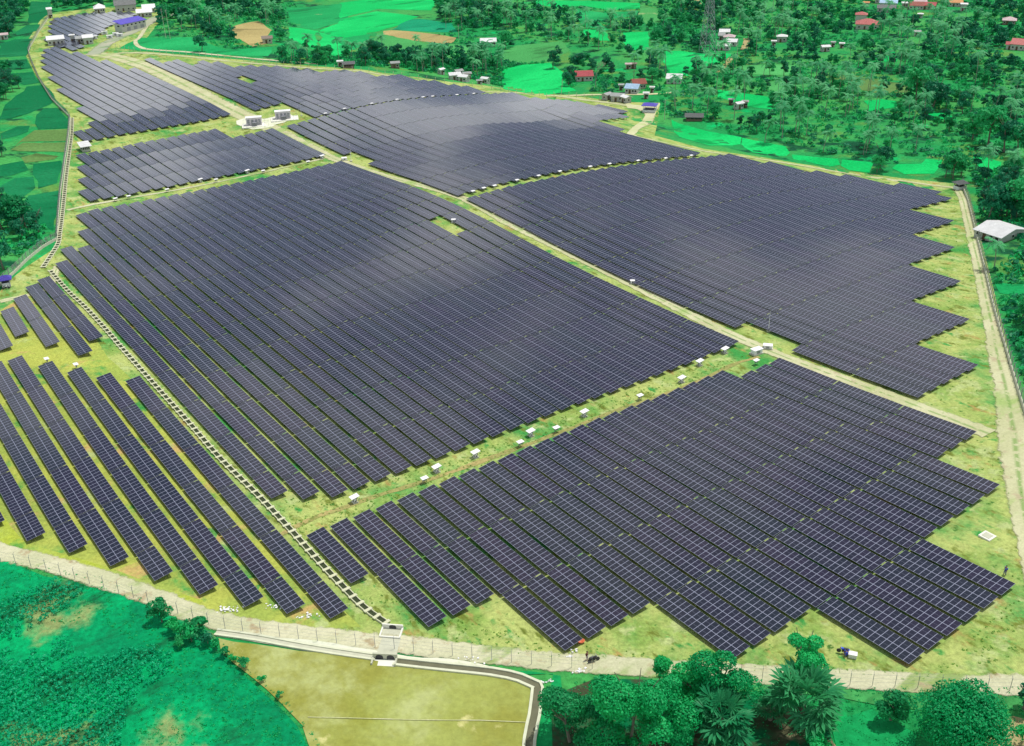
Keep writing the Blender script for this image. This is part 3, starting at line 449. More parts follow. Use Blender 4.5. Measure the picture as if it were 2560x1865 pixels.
for k in range(27, 58):
    u0 = {54: -58.4, 55: -54.4, 56: -52.4, 57: -48.2}.get(k, -62.0)
    u1 = -24.25 if k < 32 else -28.0 if k < 37 else -31.85 if k < 42 else -35.6 if k < 47 else -38.95 if k < 52 else -42.7 if k < 57 else -44.4
    ROWS.append(('R', u0, u1, k, ((-35.5, -31.6),) if k == 27 else ()))
for k in range(27, 59):
    u0 = {53: -89.2, 54: -88.4, 55: -88.1, 56: -88.1, 57: -87.5, 58: -85.2}.get(k, -92.0)
    u1 = -63.05 if k < 52 else -74.0 if k < 53 else -78.1 if k < 57 else -80.5
    ROWS.append(('C', u0, u1, k, ((-81.2, -77.2),) if k == 27 else ()))
TL_ = {27: -131.2, 28: -127.5, 29: -127.6, 30: -123.3, 31: -124.6, 32: -122.6, 33: -118.3, 34: -117.8, 35: -116.4, 36: -115.1, 37: -112.9, 38: -111.5, 39: -108.7, 40: -108.7, 41: -108.4, 42: -106.8, 43: -103.5, 44: -103.3, 45: -103.6, 46: -100, 47: -99.5, 48: -97, 49: -96.1}
for k, u0 in TL_.items(): ROWS.append(('T', u0, -99.1 if k < 30 else -92.2, k, ((-113.9, -110.1),) if k == 31 else ()))
for k in range(6, 26): ROWS.append(('L', {6: -84.9, 7: -88.6, 8: -92.5}.get(k, -96.1 if k < 22 else -92.3), -81.4, k, ()))
for k, u0 in {11: -103.2, 12: -103.3, 13: -105.4, 14: -112.0, 15: -122.6, 16: -129.9, 17: -136.5, 18: -140.6, 19: -144.2, 20: -147.3, 21: -148, 22: -142.3, 23: -134.6, 24: -127.5}.items(): ROWS.append(('N', u0, -99.7, k, ()))
ROWS.append(('N', -149.3, -143.8, 22.6, ())); ROWS.append(('N', -150, -144.6, 23.6, ()))
for k in range(22, 37):
    u0 = np.interp(k, [22.4, 23.2, 24.3, 25.4, 26.6, 31, 36], [-154.6, -157.1, -162, -165.8, -169.6, -170, -166]); u1 = np.interp(k, [22, 26.1, 27.6, 28.7, 30.2, 32.3, 34.7, 36.2], [-147, -148.8, -151.4, -153.2, -156.1, -157.8, -159.9, -162.5])
    ROWS.append(('F', float(u0), float(u1), k, ()))
for v0_, v1_, u0, u1 in WROWS: ROWS.append(('W', u0, u1, v0_, (), v1_))
for v0_, v1_, u0, u1 in ((-1.7, -1.6, -65.2, -54.4), (-2.6, -2.6, -64.1, -52.8), (-3.6, -3.7, -62.6, -54.8), (-4.6, -4.7, -61.2, -57.1), (-5.7, -5.8, -60, -55.9)): ROWS.append(('U', u0, u1, v0_, (), v1_))
BL = {'BR': ('foreground block right of the drain', 'the drain'), 'M': ('largest middle block left of the main road', 'the ladder drain'), 'R': ('right block beyond the main road', 'the main road'),
      'C': ('centre far block beyond the main road', 'the main road'), 'T': ('farthest block along the upper fence', 'the main road'), 'L': ('left block between two cross lanes', 'the left fence'),
      'N': ('upper left block below the control building', 'the left fence'), 'F': ('farthest left block behind the control building', 'the left fence'), 'W': ('lower left block beside the drain', 'the drain'), 'U': ('small left group above the lane', 'the drain')}
cnt = {}
for key, u0, u1, v, holes, *ve in ROWS:
    cnt[key] = cnt.get(key, 0) + 1; blk, ref = BL[key]
    place_row('solar_panel_row', u0, u1, v, key in ('BR', 'W', 'U') or (key == 'M' and v < 12), f'{nth(cnt[key])} panel row from {ref}, {blk}', 'solar panel rows in the ' + blk, holes, ve[0] if ve else None)
# ---------------------------------------------------------------- drains, culvert, canal
M_conc = plain('weathered_concrete', (.46, .47, .36), .9, 0, .18, 1.2); M_concw = plain('white_concrete', (.68, .68, .60), .85, 0, .08, 1.0); M_dark = plain('shaded_water', (.02, .03, .02), .5, 0, .2, .5)
M_wht = plain('white_paint', (.74, .74, .74), .5, 0, .05, 2); M_gry = plain('grey_metal', (.28, .29, .32), .5, .3, .1, 3); M_dkg = plain('dark_grey', (.05, .05, .055), .6, 0, .1, 3)
M_blue = plain('violet_blue_sheet', (.10, .07, .62), .5, .0, .08, 1); M_wood = plain('brown_wood', (.12, .08, .05), .9, 0, .2, 2); M_glass = plain('dark_window', (.02, .025, .03), .15, 0, .1, 1)
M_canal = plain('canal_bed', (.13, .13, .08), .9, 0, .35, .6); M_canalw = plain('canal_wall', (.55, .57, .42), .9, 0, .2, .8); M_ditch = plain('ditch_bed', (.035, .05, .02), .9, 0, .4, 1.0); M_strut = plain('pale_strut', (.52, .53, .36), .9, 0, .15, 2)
def chan(name, pts, w, label, step, rung=True, wall=.28, h=.45, mat=None, bed=M_dark, maxr=100):
    """open ladder drain: bed, two side walls, cross struts"""
    mat = mat or M_conc; a = pts[0]; rt = root(name, gnd(*a)); tag(rt, label, 'drain'); inv = rt.location
    L = smooth_line(pts, 2.0); 
    def strip(q0, q1, z0, z1, nm, mt):
        m = MB(); vs = []
        for i, (x, y, t) in enumerate(L):
            x0, y0, _ = L[max(i - 1, 0)]; x1, y1, _ = L[min(i + 1, len(L) - 1)]; d = Vector((x1 - x0, y1 - y0, 0)).normalized()
            for q, z in ((q0, z0), (q0, z1), (q1, z1), (q1, z0)):
                X, Y = x - d.y * q, y + d.x * q; p = gnd(X, Y, z) - inv; vs.append(p)
        fs = []
        for i in range(len(L) - 1):
            k = i * 4; fs += [(k, k + 1, k + 5, k + 4), (k + 1, k + 2, k + 6, k + 5), (k + 2, k + 3, k + 7, k + 6)]
        m.add(vs, fs); me = m.mesh(nm, [mt]); return link(nm, me, rt)
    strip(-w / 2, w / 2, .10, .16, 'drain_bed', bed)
    strip(-w / 2 - wall, -w / 2, -.2, h, 'side_wall', mat); strip(w / 2, w / 2 + wall, -.2, h, 'side_wall', mat)
    if rung:
        me = None; A = along([(x, y) for x, y, _ in L], step)
        for i, (x, y, an) in enumerate(A):
            if me is None: me = MB().box((0, 0, 0), (.55, w + .6, .16)).mesh('cross_strut', [mat])
            if i < maxr: o = link('cross_strut', me, rt); o.location = gnd(x, y, h - .02) - inv; o.rotation_euler = (0, 0, an)
        if len(A) > maxr:
            m = MB()
            for x, y, an in A[maxr:]: m.box(gnd(x, y, h - .02) - inv, (.55, w + .6, .16), 0, an)
            tag(m.build('cross_strut', mat, rt), kind='stuff')
    return rt
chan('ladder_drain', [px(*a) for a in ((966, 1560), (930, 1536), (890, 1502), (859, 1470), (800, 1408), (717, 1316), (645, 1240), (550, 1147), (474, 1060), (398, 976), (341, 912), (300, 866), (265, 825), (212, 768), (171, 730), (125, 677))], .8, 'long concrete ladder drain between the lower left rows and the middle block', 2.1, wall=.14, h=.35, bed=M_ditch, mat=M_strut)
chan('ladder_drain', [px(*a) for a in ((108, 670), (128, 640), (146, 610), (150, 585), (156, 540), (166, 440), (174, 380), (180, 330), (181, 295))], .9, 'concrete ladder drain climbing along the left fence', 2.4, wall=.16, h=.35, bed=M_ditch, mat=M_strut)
chan('drainage_canal', [px(*a) for a in ((540, 1582), (640, 1596), (760, 1618), (940, 1645))], .7, 'white canal edge left of the twin culvert mouths', 9, False, .35, .3, M_canalw, M_conc)
chan('drainage_canal', [px(*a) for a in ((985, 1655), (1100, 1668), (1230, 1682), (1300, 1697), (1343, 1716), (1344, 1722), (1336, 1790), (1324, 1850), (1318, 1960))], 1.0, 'white walled canal turning the corner beside the dry field', 9, False, .4, .35, M_canalw, M_canal)
def culvert_inlet(x, y):
    X, Y = px(x, y); rt = root('culvert_inlet', gnd(X, Y), R(-8), .72); tag(rt, 'white concrete culvert inlet box at the lower end of the drain', 'culvert')
    m = MB(); m.box((0, 1.7, .35), (4.4, .3, 1.5)); m.box((-2.1, .2, .1), (.3, 3.0, .9)); m.box((2.1, .2, .1), (.3, 3.0, .9)); m.box((0, -1.3, .15), (4.5, .3, .7)); m.build('box_wall', M_concw, rt)
    MB().box((0, .2, .02), (3.9, 2.8, .2)).build('box_floor', M_conc, rt)
    m = MB(); v = [(-.75, 1.53, .05), (.75, 1.53, .05), (.75, 1.53, .6)] + [(.75 * math.cos(t), 1.53, .6 + .45 * math.sin(t)) for t in np.linspace(0, math.pi, 9)[1:-1]] + [(-.75, 1.53, .6)]
    m.add(v, [tuple(range(len(v)))]).build('pipe_mouth', M_dkg, rt)
culvert_inlet(978, 1585)
def culvert_outlet(x, y):
    X, Y = px(x, y); rt = root('culvert_outlet', gnd(X, Y), R(-6), .78); tag(rt, 'concrete headwall with two arched culvert mouths below the road', 'culvert')
    m = MB(); m.box((0, .5, .5), (4.6, .4, 1.7)); m.box((-2.2, -.5, .2), (.3, 1.9, .9)); m.box((2.2, -.5, .2), (.3, 1.9, .9)); m.build('headwall', M_conc, rt)
    MB().box((0, -.7, .02), (4.2, 1.6, .3)).build('apron', M_concw, rt)
    for q in (-1.05, 1.05):
        v = [(q - .72, .285, .1), (q + .72, .285, .1)] + [(q + .72 * math.cos(t), .285, .55 + .6 * math.sin(t)) for t in np.linspace(0, math.pi, 11)]
        MB().add(v, [tuple(range(len(v)))]).build('pipe_mouth', M_dkg, rt)
culvert_outlet(962, 1652)
sheet('concrete_slab', pxs([(957, 1592), (1003, 1597), (990, 1642), (942, 1635)]), .17, M_conc)
sheet('pale_bank', jag(pxs([(560, 1576), (760, 1600), (945, 1628), (985, 1635), (1130, 1650), (1240, 1672), (1340, 1705), (1280, 1695), (1160, 1672), (990, 1655), (940, 1645), (740, 1618), (560, 1592)]), 2, .3, 4), .14, M_pale)

# ---------------------------------------------------------------- fences
def chain_mat():
    m, n, l, b = newmat('chain_link'); b.inputs['Base Color'].default_value = (.42, .45, .42, 1); b.inputs['Metallic'].default_value = .5; b.inputs['Roughness'].default_value = .5
    t = n.new('ShaderNodeBsdfTransparent'); x = n.new('ShaderNodeMixShader'); tcn = n.new('ShaderNodeTexCoord'); w = n.new('ShaderNodeTexBrick')
    w.offset = 0; w.inputs['Scale'].default_value = 4.0; w.inputs['Mortar Size'].default_value = .03; w.inputs['Color1'].default_value = (0, 0, 0, 1); w.inputs['Color2'].default_value = (0, 0, 0, 1); w.inputs['Mortar'].default_value = (1, 1, 1, 1)
    l.new(tcn.outputs['UV'], w.inputs[0]); l.new(w.outputs[0], x.inputs[0]); l.new(t.outputs[0], x.inputs[1]); l.new(b.outputs[0], x.inputs[2]); l.new(x.outputs[0], n['Material Output'].inputs[0])
    return m
M_chain = chain_mat()
def fence(name, pts, step, h, label, mesh=True, post=.10, mat=None, base=None):
    A = along(pts, step); rt = root(name, gnd(A[0][0], A[0][1])); tag(rt, label, 'fence'); o0 = rt.location; mat = mat or M_gry
    pm = MB().bar((0, 0, 0), (0, 0, h), post).bar((0, 0, h), (0, .25, h + .25), post * .7).mesh('post', [mat])
    for i, (x, y, an) in enumerate(A[:100]): p = link('post', pm, rt); p.location = gnd(x, y) - o0; p.rotation_euler = (0, 0, an)
    if len(A) > 100:
        m = MB()
        for x, y, an in A[100:]: q = gnd(x, y) - o0; m.bar(q, q + Vector((0, 0, h)), post)
        tag(m.build('post', mat, rt), kind='stuff')
    m = MB()
    for k in range(len(A) - 1):
        a, b = gnd(A[k][0], A[k][1]) - o0, gnd(A[k + 1][0], A[k + 1][1]) - o0
        for z in ((h - .05, .1) if mesh else (h * .35, h * .65, h * .95)): m.bar(a + Vector((0, 0, z)), b + Vector((0, 0, z)), .014)
    m.build('wire_rail', M_gry, rt)
    if mesh:
        vs, fs, uv = [], [], []; u = 0
        for k in range(len(A) - 1):
            a, b = gnd(A[k][0], A[k][1]) - o0, gnd(A[k + 1][0], A[k + 1][1]) - o0; L = (b - a).length; j = len(vs)
            vs += [a, b, b + Vector((0, 0, h)), a + Vector((0, 0, h))]; fs.append((j, j + 1, j + 2, j + 3)); uv += [(u, 0), (u + L, 0), (u + L, h), (u, h)]; u += L
        me = bpy.data.meshes.new('chain_mesh'); me.from_pydata([tuple(v) for v in vs], [], fs); ul = me.uv_layers.new(); ul.data.foreach_set('uv', [c for q in uv for c in q]); link('chain_mesh', me, rt, [M_chain])
    if base:
        m = MB()
        for k in range(len(A) - 1):
            a, b = gnd(A[k][0], A[k][1]) - o0, gnd(A[k + 1][0], A[k + 1][1]) - o0; m.bar(a + Vector((0, 0, base / 2)), b + Vector((0, 0, base / 2)), .25, base)
        m.build('base_wall', M_conc, rt)
    return rt
RF = [px(*a) for a in ((2404, 462), (2418, 500), (2440, 590), (2462, 680), (2480, 760), (2500, 830), (2525, 915), (2550, 1000), (2575, 1080), (2610, 1200))]
fence('perimeter_fence', RF, 3.0, 2.6, 'tall grey chain link fence along the right perimeter road', base=.9, post=.16)
fence('perimeter_fence', [px(a * S2, b * S2) for a, b in ((-60, 1228), (0, 1244), (100, 1264), (200, 1294), (300, 1326), (400, 1362), (480, 1390), (560, 1404), (700, 1421), (860, 1437), (1000, 1453), (1150, 1470), (1330, 1484))], 2.9, 2.2, 'post and wire fence below the bottom perimeter road', mesh=False, mat=M_gry, post=.06)
fence('perimeter_fence', [px(a * S2, b * S2) for a, b in ((1640, 1503), (1760, 1511), (1860, 1517), (2000, 1523), (2150, 1529), (2290, 1531))], 2.9, 2.2, 'post and wire fence behind the foreground trees at lower right', mesh=False, mat=M_gry, post=.06)
fence('perimeter_fence', [px(*a) for a in ((124, 42), (98, 80), (76, 118), (71, 132), (80, 158), (98, 200), (130, 250), (160, 280), (176, 296), (173, 330), (163, 400), (152, 480), (147, 540), (143, 598))], 3.0, 2.4, 'grey fence down the far left boundary of the solar farm', base=.8, post=.16)
fence('perimeter_fence', [px(*a) for a in ((143, 600), (110, 618), (70, 650), (30, 690), (0, 716), (-60, 760))], 3.0, 2.4, 'chain link fence bending away at the left edge', base=.8, post=.15)
fence('perimeter_fence', [px(*a) for a in ((290, 120), (330, 128), (500, 140), (600, 152), (700, 165), (800, 171), (900, 178), (1000, 192), (1100, 207), (1250, 228), (1400, 238), (1500, 250), (1560, 262))], 4.5, 2.0, 'thin post fence along the upper perimeter track', mesh=False, mat=M_conc, post=.14)

# ---------------------------------------------------------------- inverters, cabinets, masts
def inverter(x, y, label, rz=0):
    X, Y = px(x, y); rt = root('inverter_cabinet', gnd(X, Y), TH + rz, .64); tag(rt, label, 'inverter', 'inverter cabinets with white sunshades')
    MB().box((0, 0, .06), (1.9, 1.5, .34)).build('plinth', M_conc, rt)
    MB().box((0, 0, 1.0), (.75, 1.15, .95)).build('cabinet', M_gry, rt)
    m = MB()
    for a in (-.6, .6):
        for b in (-.85, .85): m.bar((a, b, 0), (a, b, 1.95 + b * .12), .07)
    m.build('canopy_frame', M_wht, rt)
    m = MB(); m.add([(-.95, -1.25, 1.82), (.95, -1.25, 1.82), (.95, 1.25, 2.12), (-.95, 1.25, 2.12), (-.95, -1.25, 1.88), (.95, -1.25, 1.88), (.95, 1.25, 2.18), (-.95, 1.25, 2.18)], [(3, 2, 1, 0), (4, 5, 6, 7), (0, 1, 5, 4), (1, 2, 6, 5), (2, 3, 7, 6), (3, 0, 4, 7)]); m.build('sunshade', M_wht, rt)
    MB().box((.3, 0, 1.05), (.2, .7, .5)).box((.42, -.3, .6), (.1, .2, .5)).build('door_panel', M_wht, rt)
    return rt
def combiner(x, y, label, rz=0):
    X, Y = px(x, y); rt = root('combiner_box', gnd(X, Y), TH + rz, .8); tag(rt, label, 'combiner box', 'white combiner boxes at the row ends')
    m = MB(); m.bar((0, -.55, 0), (0, -.55, 1.4), .07); m.bar((0, .55, 0), (0, .55, 1.4), .07); m.build('post', M_gry, rt)
    MB().box((0, 0, 1.1), (.35, 1.0, .7)).build('cabinet', M_gry, rt)
    MB().add([(-.6, -.85, 1.5), (.6, -.85, 1.42), (.6, .85, 1.42), (-.6, .85, 1.5), (-.6, -.85, 1.56), (.6, -.85, 1.48), (.6, .85, 1.48), (-.6, .85, 1.56)], [(3, 2, 1, 0), (4, 5, 6, 7), (0, 1, 5, 4), (1, 2, 6, 5), (2, 3, 7, 6), (3, 0, 4, 7)]).build('sunshade', M_wht, rt)
INV = [(887, 1256), (1092, 1180), (1189, 1143), (1327, 1090), (1461, 1041), (1704, 956), (1749, 914), (1812, 883)]
for i, (x, y) in enumerate(INV): inverter(x, y, f'{nth(i + 1)} inverter from the drain along the grass lane above the foreground block')
for i, (x, y) in enumerate([(1062, 1208), (1301, 1117), (1391, 1081), (1600, 1000), (1890, 912)]): combiner(x, y, f'{nth(i + 1)} white roofed box from the left at the head of the foreground rows')
for i, (x, y) in enumerate([(119, 908), (192, 922)]): combiner(x, y, ('left' if i == 0 else 'right') + ' of two white boxes topping the lower left rows', R(90))
for i, (x, y) in enumerate([(290, 504), (323, 498), (419, 481), (541, 456), (659, 434), (771, 411)]): combiner(x, y, f'{nth(i + 1)} low white box from the left in the narrow lane above the middle block')
for i, (x, y) in enumerate([(502, 456), (619, 434), (806, 397)]): inverter(x, y, f'{("left", "middle", "right")[i]} inverter under the rows of the left block')
for i, (x, y) in enumerate([(814, 290), (862, 278), (930, 265), (993, 255), (1058, 249), (1082, 247), (1143, 243), (1185, 240)]): combiner(x, y, f'{nth(i + 1)} white box from the left on the seam between the two far blocks')
for i, (x, y) in enumerate([(1183, 486), (1210, 478), (1237, 472), (1293, 458), (1347, 447), (1400, 436), (1476, 424), (1524, 417), (1595, 409), (1664, 403), (1728, 396)]): combiner(x, y, f'{nth(i + 1)} white box from the main road on the seam above the right block')
def cabinet(x, y, d, rz, label):
    X, Y = px(x, y); rt = root('utility_cabinet', gnd(X, Y), rz); tag(rt, label, 'cabinet')
    MB().box((0, 0, .1), (d[0] + .5, d[1] + .5, .5)).build('plinth', M_conc, rt); MB().box((0, 0, .35 + d[2] / 2), d).build('body', M_wht, rt)
    MB().box((0, 0, .4 + d[2]), (d[0] + .3, d[1] + .3, .12)).build('lid', M_wht, rt); MB().box((0, -d[1] / 2 - .02, .35 + d[2] * .45), (d[0] * .4, .04, d[2] * .7)).build('door', M_gry, rt)
cabinet(1891, 885, (2.3, 1.3, .9), R(30), 'white rectangular cabinet left of the road at the lane junction')
cabinet(1919, 872, (1.8, 1.1, .6), R(-15), 'white cabinet right of the road at the lane junction')
cabinet(1134, 557, (1.0, .8, .7), 0, 'small white box on the verge right of the road beside the grassy gap')
cabinet(1581, 710, (.9, .7, .6), 0, 'small white box on the right verge halfway down the main road')
cabinet(861, 401, (1.6, 1.2, .6), .3, 'pale box at the road edge below the farther mast')
def station(x, y, label, rz):
    X, Y = px(x, y); rt = root('transformer_station', gnd(X, Y), rz); tag(rt, label, 'transformer')
    MB().box((0, 0, .1), (11, 7, .5)).build('pad', M_concw, rt); MB().box((-.6, .6, 1.9), (6.2, 2.6, 2.9)).build('container', plain('station_panel', (.62, .58, .62), .5, 0, .05, 1), rt)
    MB().box((-.6, .6, 3.42), (6.5, 2.9, .14)).build('roof', M_wht, rt)
    for q in (-2.8, -1.2, .4, 1.6): MB().box((q, -.72, 1.7), (.9, .06, 2.0)).build('door', M_gry, rt)
    m = MB(); m.box((-.4, -1.7, 1.0), (1.8, 1.2, 1.5)); 
    for q in range(6): m.box((-1.1 + q * .28, -2.4, 1.0), (.08, .3, 1.1))
    m.build('transformer', M_gry, rt)
    m = MB()
    for a in np.linspace(-5, 5, 8):
        for b in (-3.2, 3.2): m.bar((a, b, .3), (a, b, 1.9), .06)
    for b in (-3.2, 3.2): m.bar((-5, b, 1.85), (5, b, 1.85), .05)
    m.build('railing', M_gry, rt)
station(640, 314, 'left grey transformer container on its white pad at the crossroads', R(12))
station(712, 298, 'right transformer container on its white pad beside the crossroads', R(12))
def mast(x, y, h, label):
    X, Y = px(x, y); rt = root('lightning_mast', gnd(X, Y)); tag(rt, label, 'mast'); MB().box((0, 0, .15), (.8, .8, .5)).build('footing', M_conc, rt)
    MB().bar((0, 0, 0), (0, 0, h * .6), .16, n=8, w2=.10).bar((0, 0, h * .6), (0, 0, h), .09, n=8, w2=.03).build('pole', M_wht, rt)
mast(1921, 829, 5.4, 'slender white mast in the notch of the right block'); mast(878, 404, 7.5, 'slender mast in the notch of the centre far block'); mast(754, 290, 4.5, 'short thin mast by the yellow grass above the crossroads')
def utility_pole(x, y, h, label, lean=0):
    X, Y = px(x, y); rt = root('utility_pole', gnd(X, Y), .4); tag(rt, label, 'pole'); MB().bar((0, 0, 0), (lean, 0, h), .3, n=8, w2=.2).build('pole', M_conc, rt); MB().box((lean, 0, h - .7), (1.8, .12, .12)).box((lean, 0, h - 1.5), (1.4, .12, .12)).build('crossarm', M_gry, rt)
utility_pole(1841, 165, 14, 'concrete pole right of the lattice tower'); utility_pole(1147, 98, 9, 'pale pole at the right tip of the ploughed field'); utility_pole(1661, 300, 9, 'thin pole right of the blue roofed shelter'); utility_pole(1404, 230, 6, 'leaning pole on the track left of the grey ruin', .5)
utility_pole(415, 96, 16, 'left of two tall pale poles beside the far trees'); utility_pole(426, 98, 16, 'right of two tall pale poles beside the far trees')
# lattice tower
def pylon(x, y, h):
    X, Y = px(x, y); rt = root('transmission_tower', gnd(X, Y), R(20)); tag(rt, 'tall grey lattice power tower rising past the top edge', 'power tower'); b = 3.4
    def c(i, z): w = b * (1 - z / h * .86) if z < h * .75 else b * .36; q = ((-1, -1), (1, -1), (1, 1), (-1, 1))[i % 4]; return Vector((q[0] * w, q[1] * w, z))
    for i in range(4): m = MB(); m.bar((0, 0, 0) if 0 else c(i, 0), c(i, h * .75), .28, w2=.2).bar(c(i, h * .75), c(i, h), .2); m.build('leg', M_gry, rt)
    m = MB(); zs = [0]; 
    while zs[-1] < h - 2: zs.append(min(h, zs[-1] + max(1.8, b * 1.5 * (1 - zs[-1] / h * .8))))
    for a, z in zip(zs[:-1], zs[1:]):
        for i in range(4): m.bar(c(i, a), c(i + 1, z), .11); m.bar(c(i + 1, a), c(i, z), .11); m.bar(c(i, z), c(i + 1, z), .11)
    m.build('bracing', M_gry, rt)
    for z in (h * .78, h * .87, h * .96): MB().bar((-6, 0, z), (6, 0, z), .2).bar((-6, 0, z), (0, 0, z + 1.6), .12).bar((6, 0, z), (0, 0, z + 1.6), .12).build('crossarm', M_gry, rt)
pylon(1768, 131, 46)

# ---------------------------------------------------------------- small things on the ground
def slab(x, y): 
    X, Y = px(x, y); rt = root('manhole_slab', gnd(X, Y), TH); tag(rt, 'square pale concrete slab in the grass above the person', 'slab'); MB().box((0, 0, .12), (2.0, 2.0, .3)).build('slab', M_concw, rt); MB().box((0, 0, .29), (1.3, 1.3, .06)).build('cover', M_conc, rt)
slab(2468, 1342)
def rubble(x, y, n, sp, label):
    X, Y = px(x, y); rr = random.Random(int(x)); m = MB()
    for i in range(n):
        a, b, s = rr.gauss(0, sp * .7), rr.gauss(0, sp * .3), rr.uniform(.10, .28); k = len(m.v); c = Vector((a, b, s * .3 + .08)); rz = rr.uniform(0, 3)
        m.box(c, (s * rr.uniform(.8, 1.6), s, s * .7), 0, rz)
        for j in range(k, len(m.v)): v = m.v[j]; m.v[j] = tuple(c + (Vector(v) - c) * rr.uniform(.6, 1.25))
    o = m.build('rubble_pile', M_wht); o.location = gnd(X, Y); tag(o, label, 'rubble')
rubble(570, 1524, 34, 1.2, 'pile of white stones left of the row ends above the bottom road'); rubble(693, 1515, 26, 1.1, 'white stones between two lower left row ends'); rubble(771, 1541, 18, 1.1, 'thin scatter of white stones under the rightmost lower left row'); rubble(1440, 1628, 8, .5, 'pair of white stones on the verge above the bottom road'); rubble(1447, 1679, 22, .9, 'white rubble heap against the fence left of the trees'); rubble(1370, 1706, 12, .6, 'white rubble at the canal corner')
rubble(1423, 1643, 7, .4, 'few white stones at the upper edge of the bottom road'); rubble(1180, 1648, 0 + 14, 2.0, 'pale stones scattered along the canal bank')
def basin(x, y):
    X, Y = px(x, y); m = MB(); n = 20; vs = []
    for r, z in ((.35, .08), (.62, .45), (.56, .45), (.3, .12)): vs += [(r * math.cos(t), r * math.sin(t) * .8, z) for t in np.linspace(0, 2 * math.pi, n + 1)[:-1]]
    fs = [tuple(range(n))[::-1], tuple(range(3 * n, 4 * n))] + [(r * n + i, r * n + (i + 1) % n, (r + 1) * n + (i + 1) % n, (r + 1) * n + i) for r in range(3) for i in range(n)]
    m.add(vs, fs); o = m.build('basin', plain('orange_plastic', (.62, .16, .07), .5, 0, .05, 2), smooth=True); o.location = gnd(X, Y); tag(o, 'shallow orange basin lying on the grass near the row ends', 'basin')
basin(1452, 1607)
def wheel_part(nm, r, w, c, par, ax='y'):
    m = MB(); n = 18; vs = []
    for q in (-w / 2, w / 2):
        for t in np.linspace(0, 2 * math.pi, n + 1)[:-1]: vs.append((c[0] + r * math.cos(t), c[1] + q, c[2] + r * math.sin(t)))
    m.add(vs, [tuple(range(n)), tuple(range(n, 2 * n))[::-1]] + [(i, (i + 1) % n, n + (i + 1) % n, n + i) for i in range(n)]); return m.build(nm, M_dkg, par)
def motorbike(x, y, rz, label, col):
    X, Y = px(x, y); rt = root('motorcycle', gnd(X, Y, .13), rz); tag(rt, label, 'motorcycle')
    for q in (-.65, .65): wheel_part('wheel', .31, .12, (q, 0, .31), rt)
    m = MB(); m.bar((-.65, 0, .31), (-.1, 0, .45), .14).bar((-.1, 0, .45), (.45, 0, .85), .12).bar((.65, 0, .31), (.45, 0, .95), .08).box((0, 0, .45), (.5, .3, .35)); m.build('frame', M_dkg, rt)
    m = MB(); m.box((.12, 0, .78), (.5, .28, .22)).box((-.55, 0, .72), (.45, .22, .14)); m.build('fairing', plain('bike_paint', col, .35, 0, .05, 2), rt)
    MB().box((-.3, 0, .86), (.7, .26, .1)).build('seat', M_dkg, rt); MB().bar((.42, -.36, 1.02), (.42, .36, 1.02), .05).build('handlebar', M_gry, rt)
motorbike(1484, 1655, R(20), 'dark motorcycle parked on the bottom road by the trees', (.03, .03, .035))
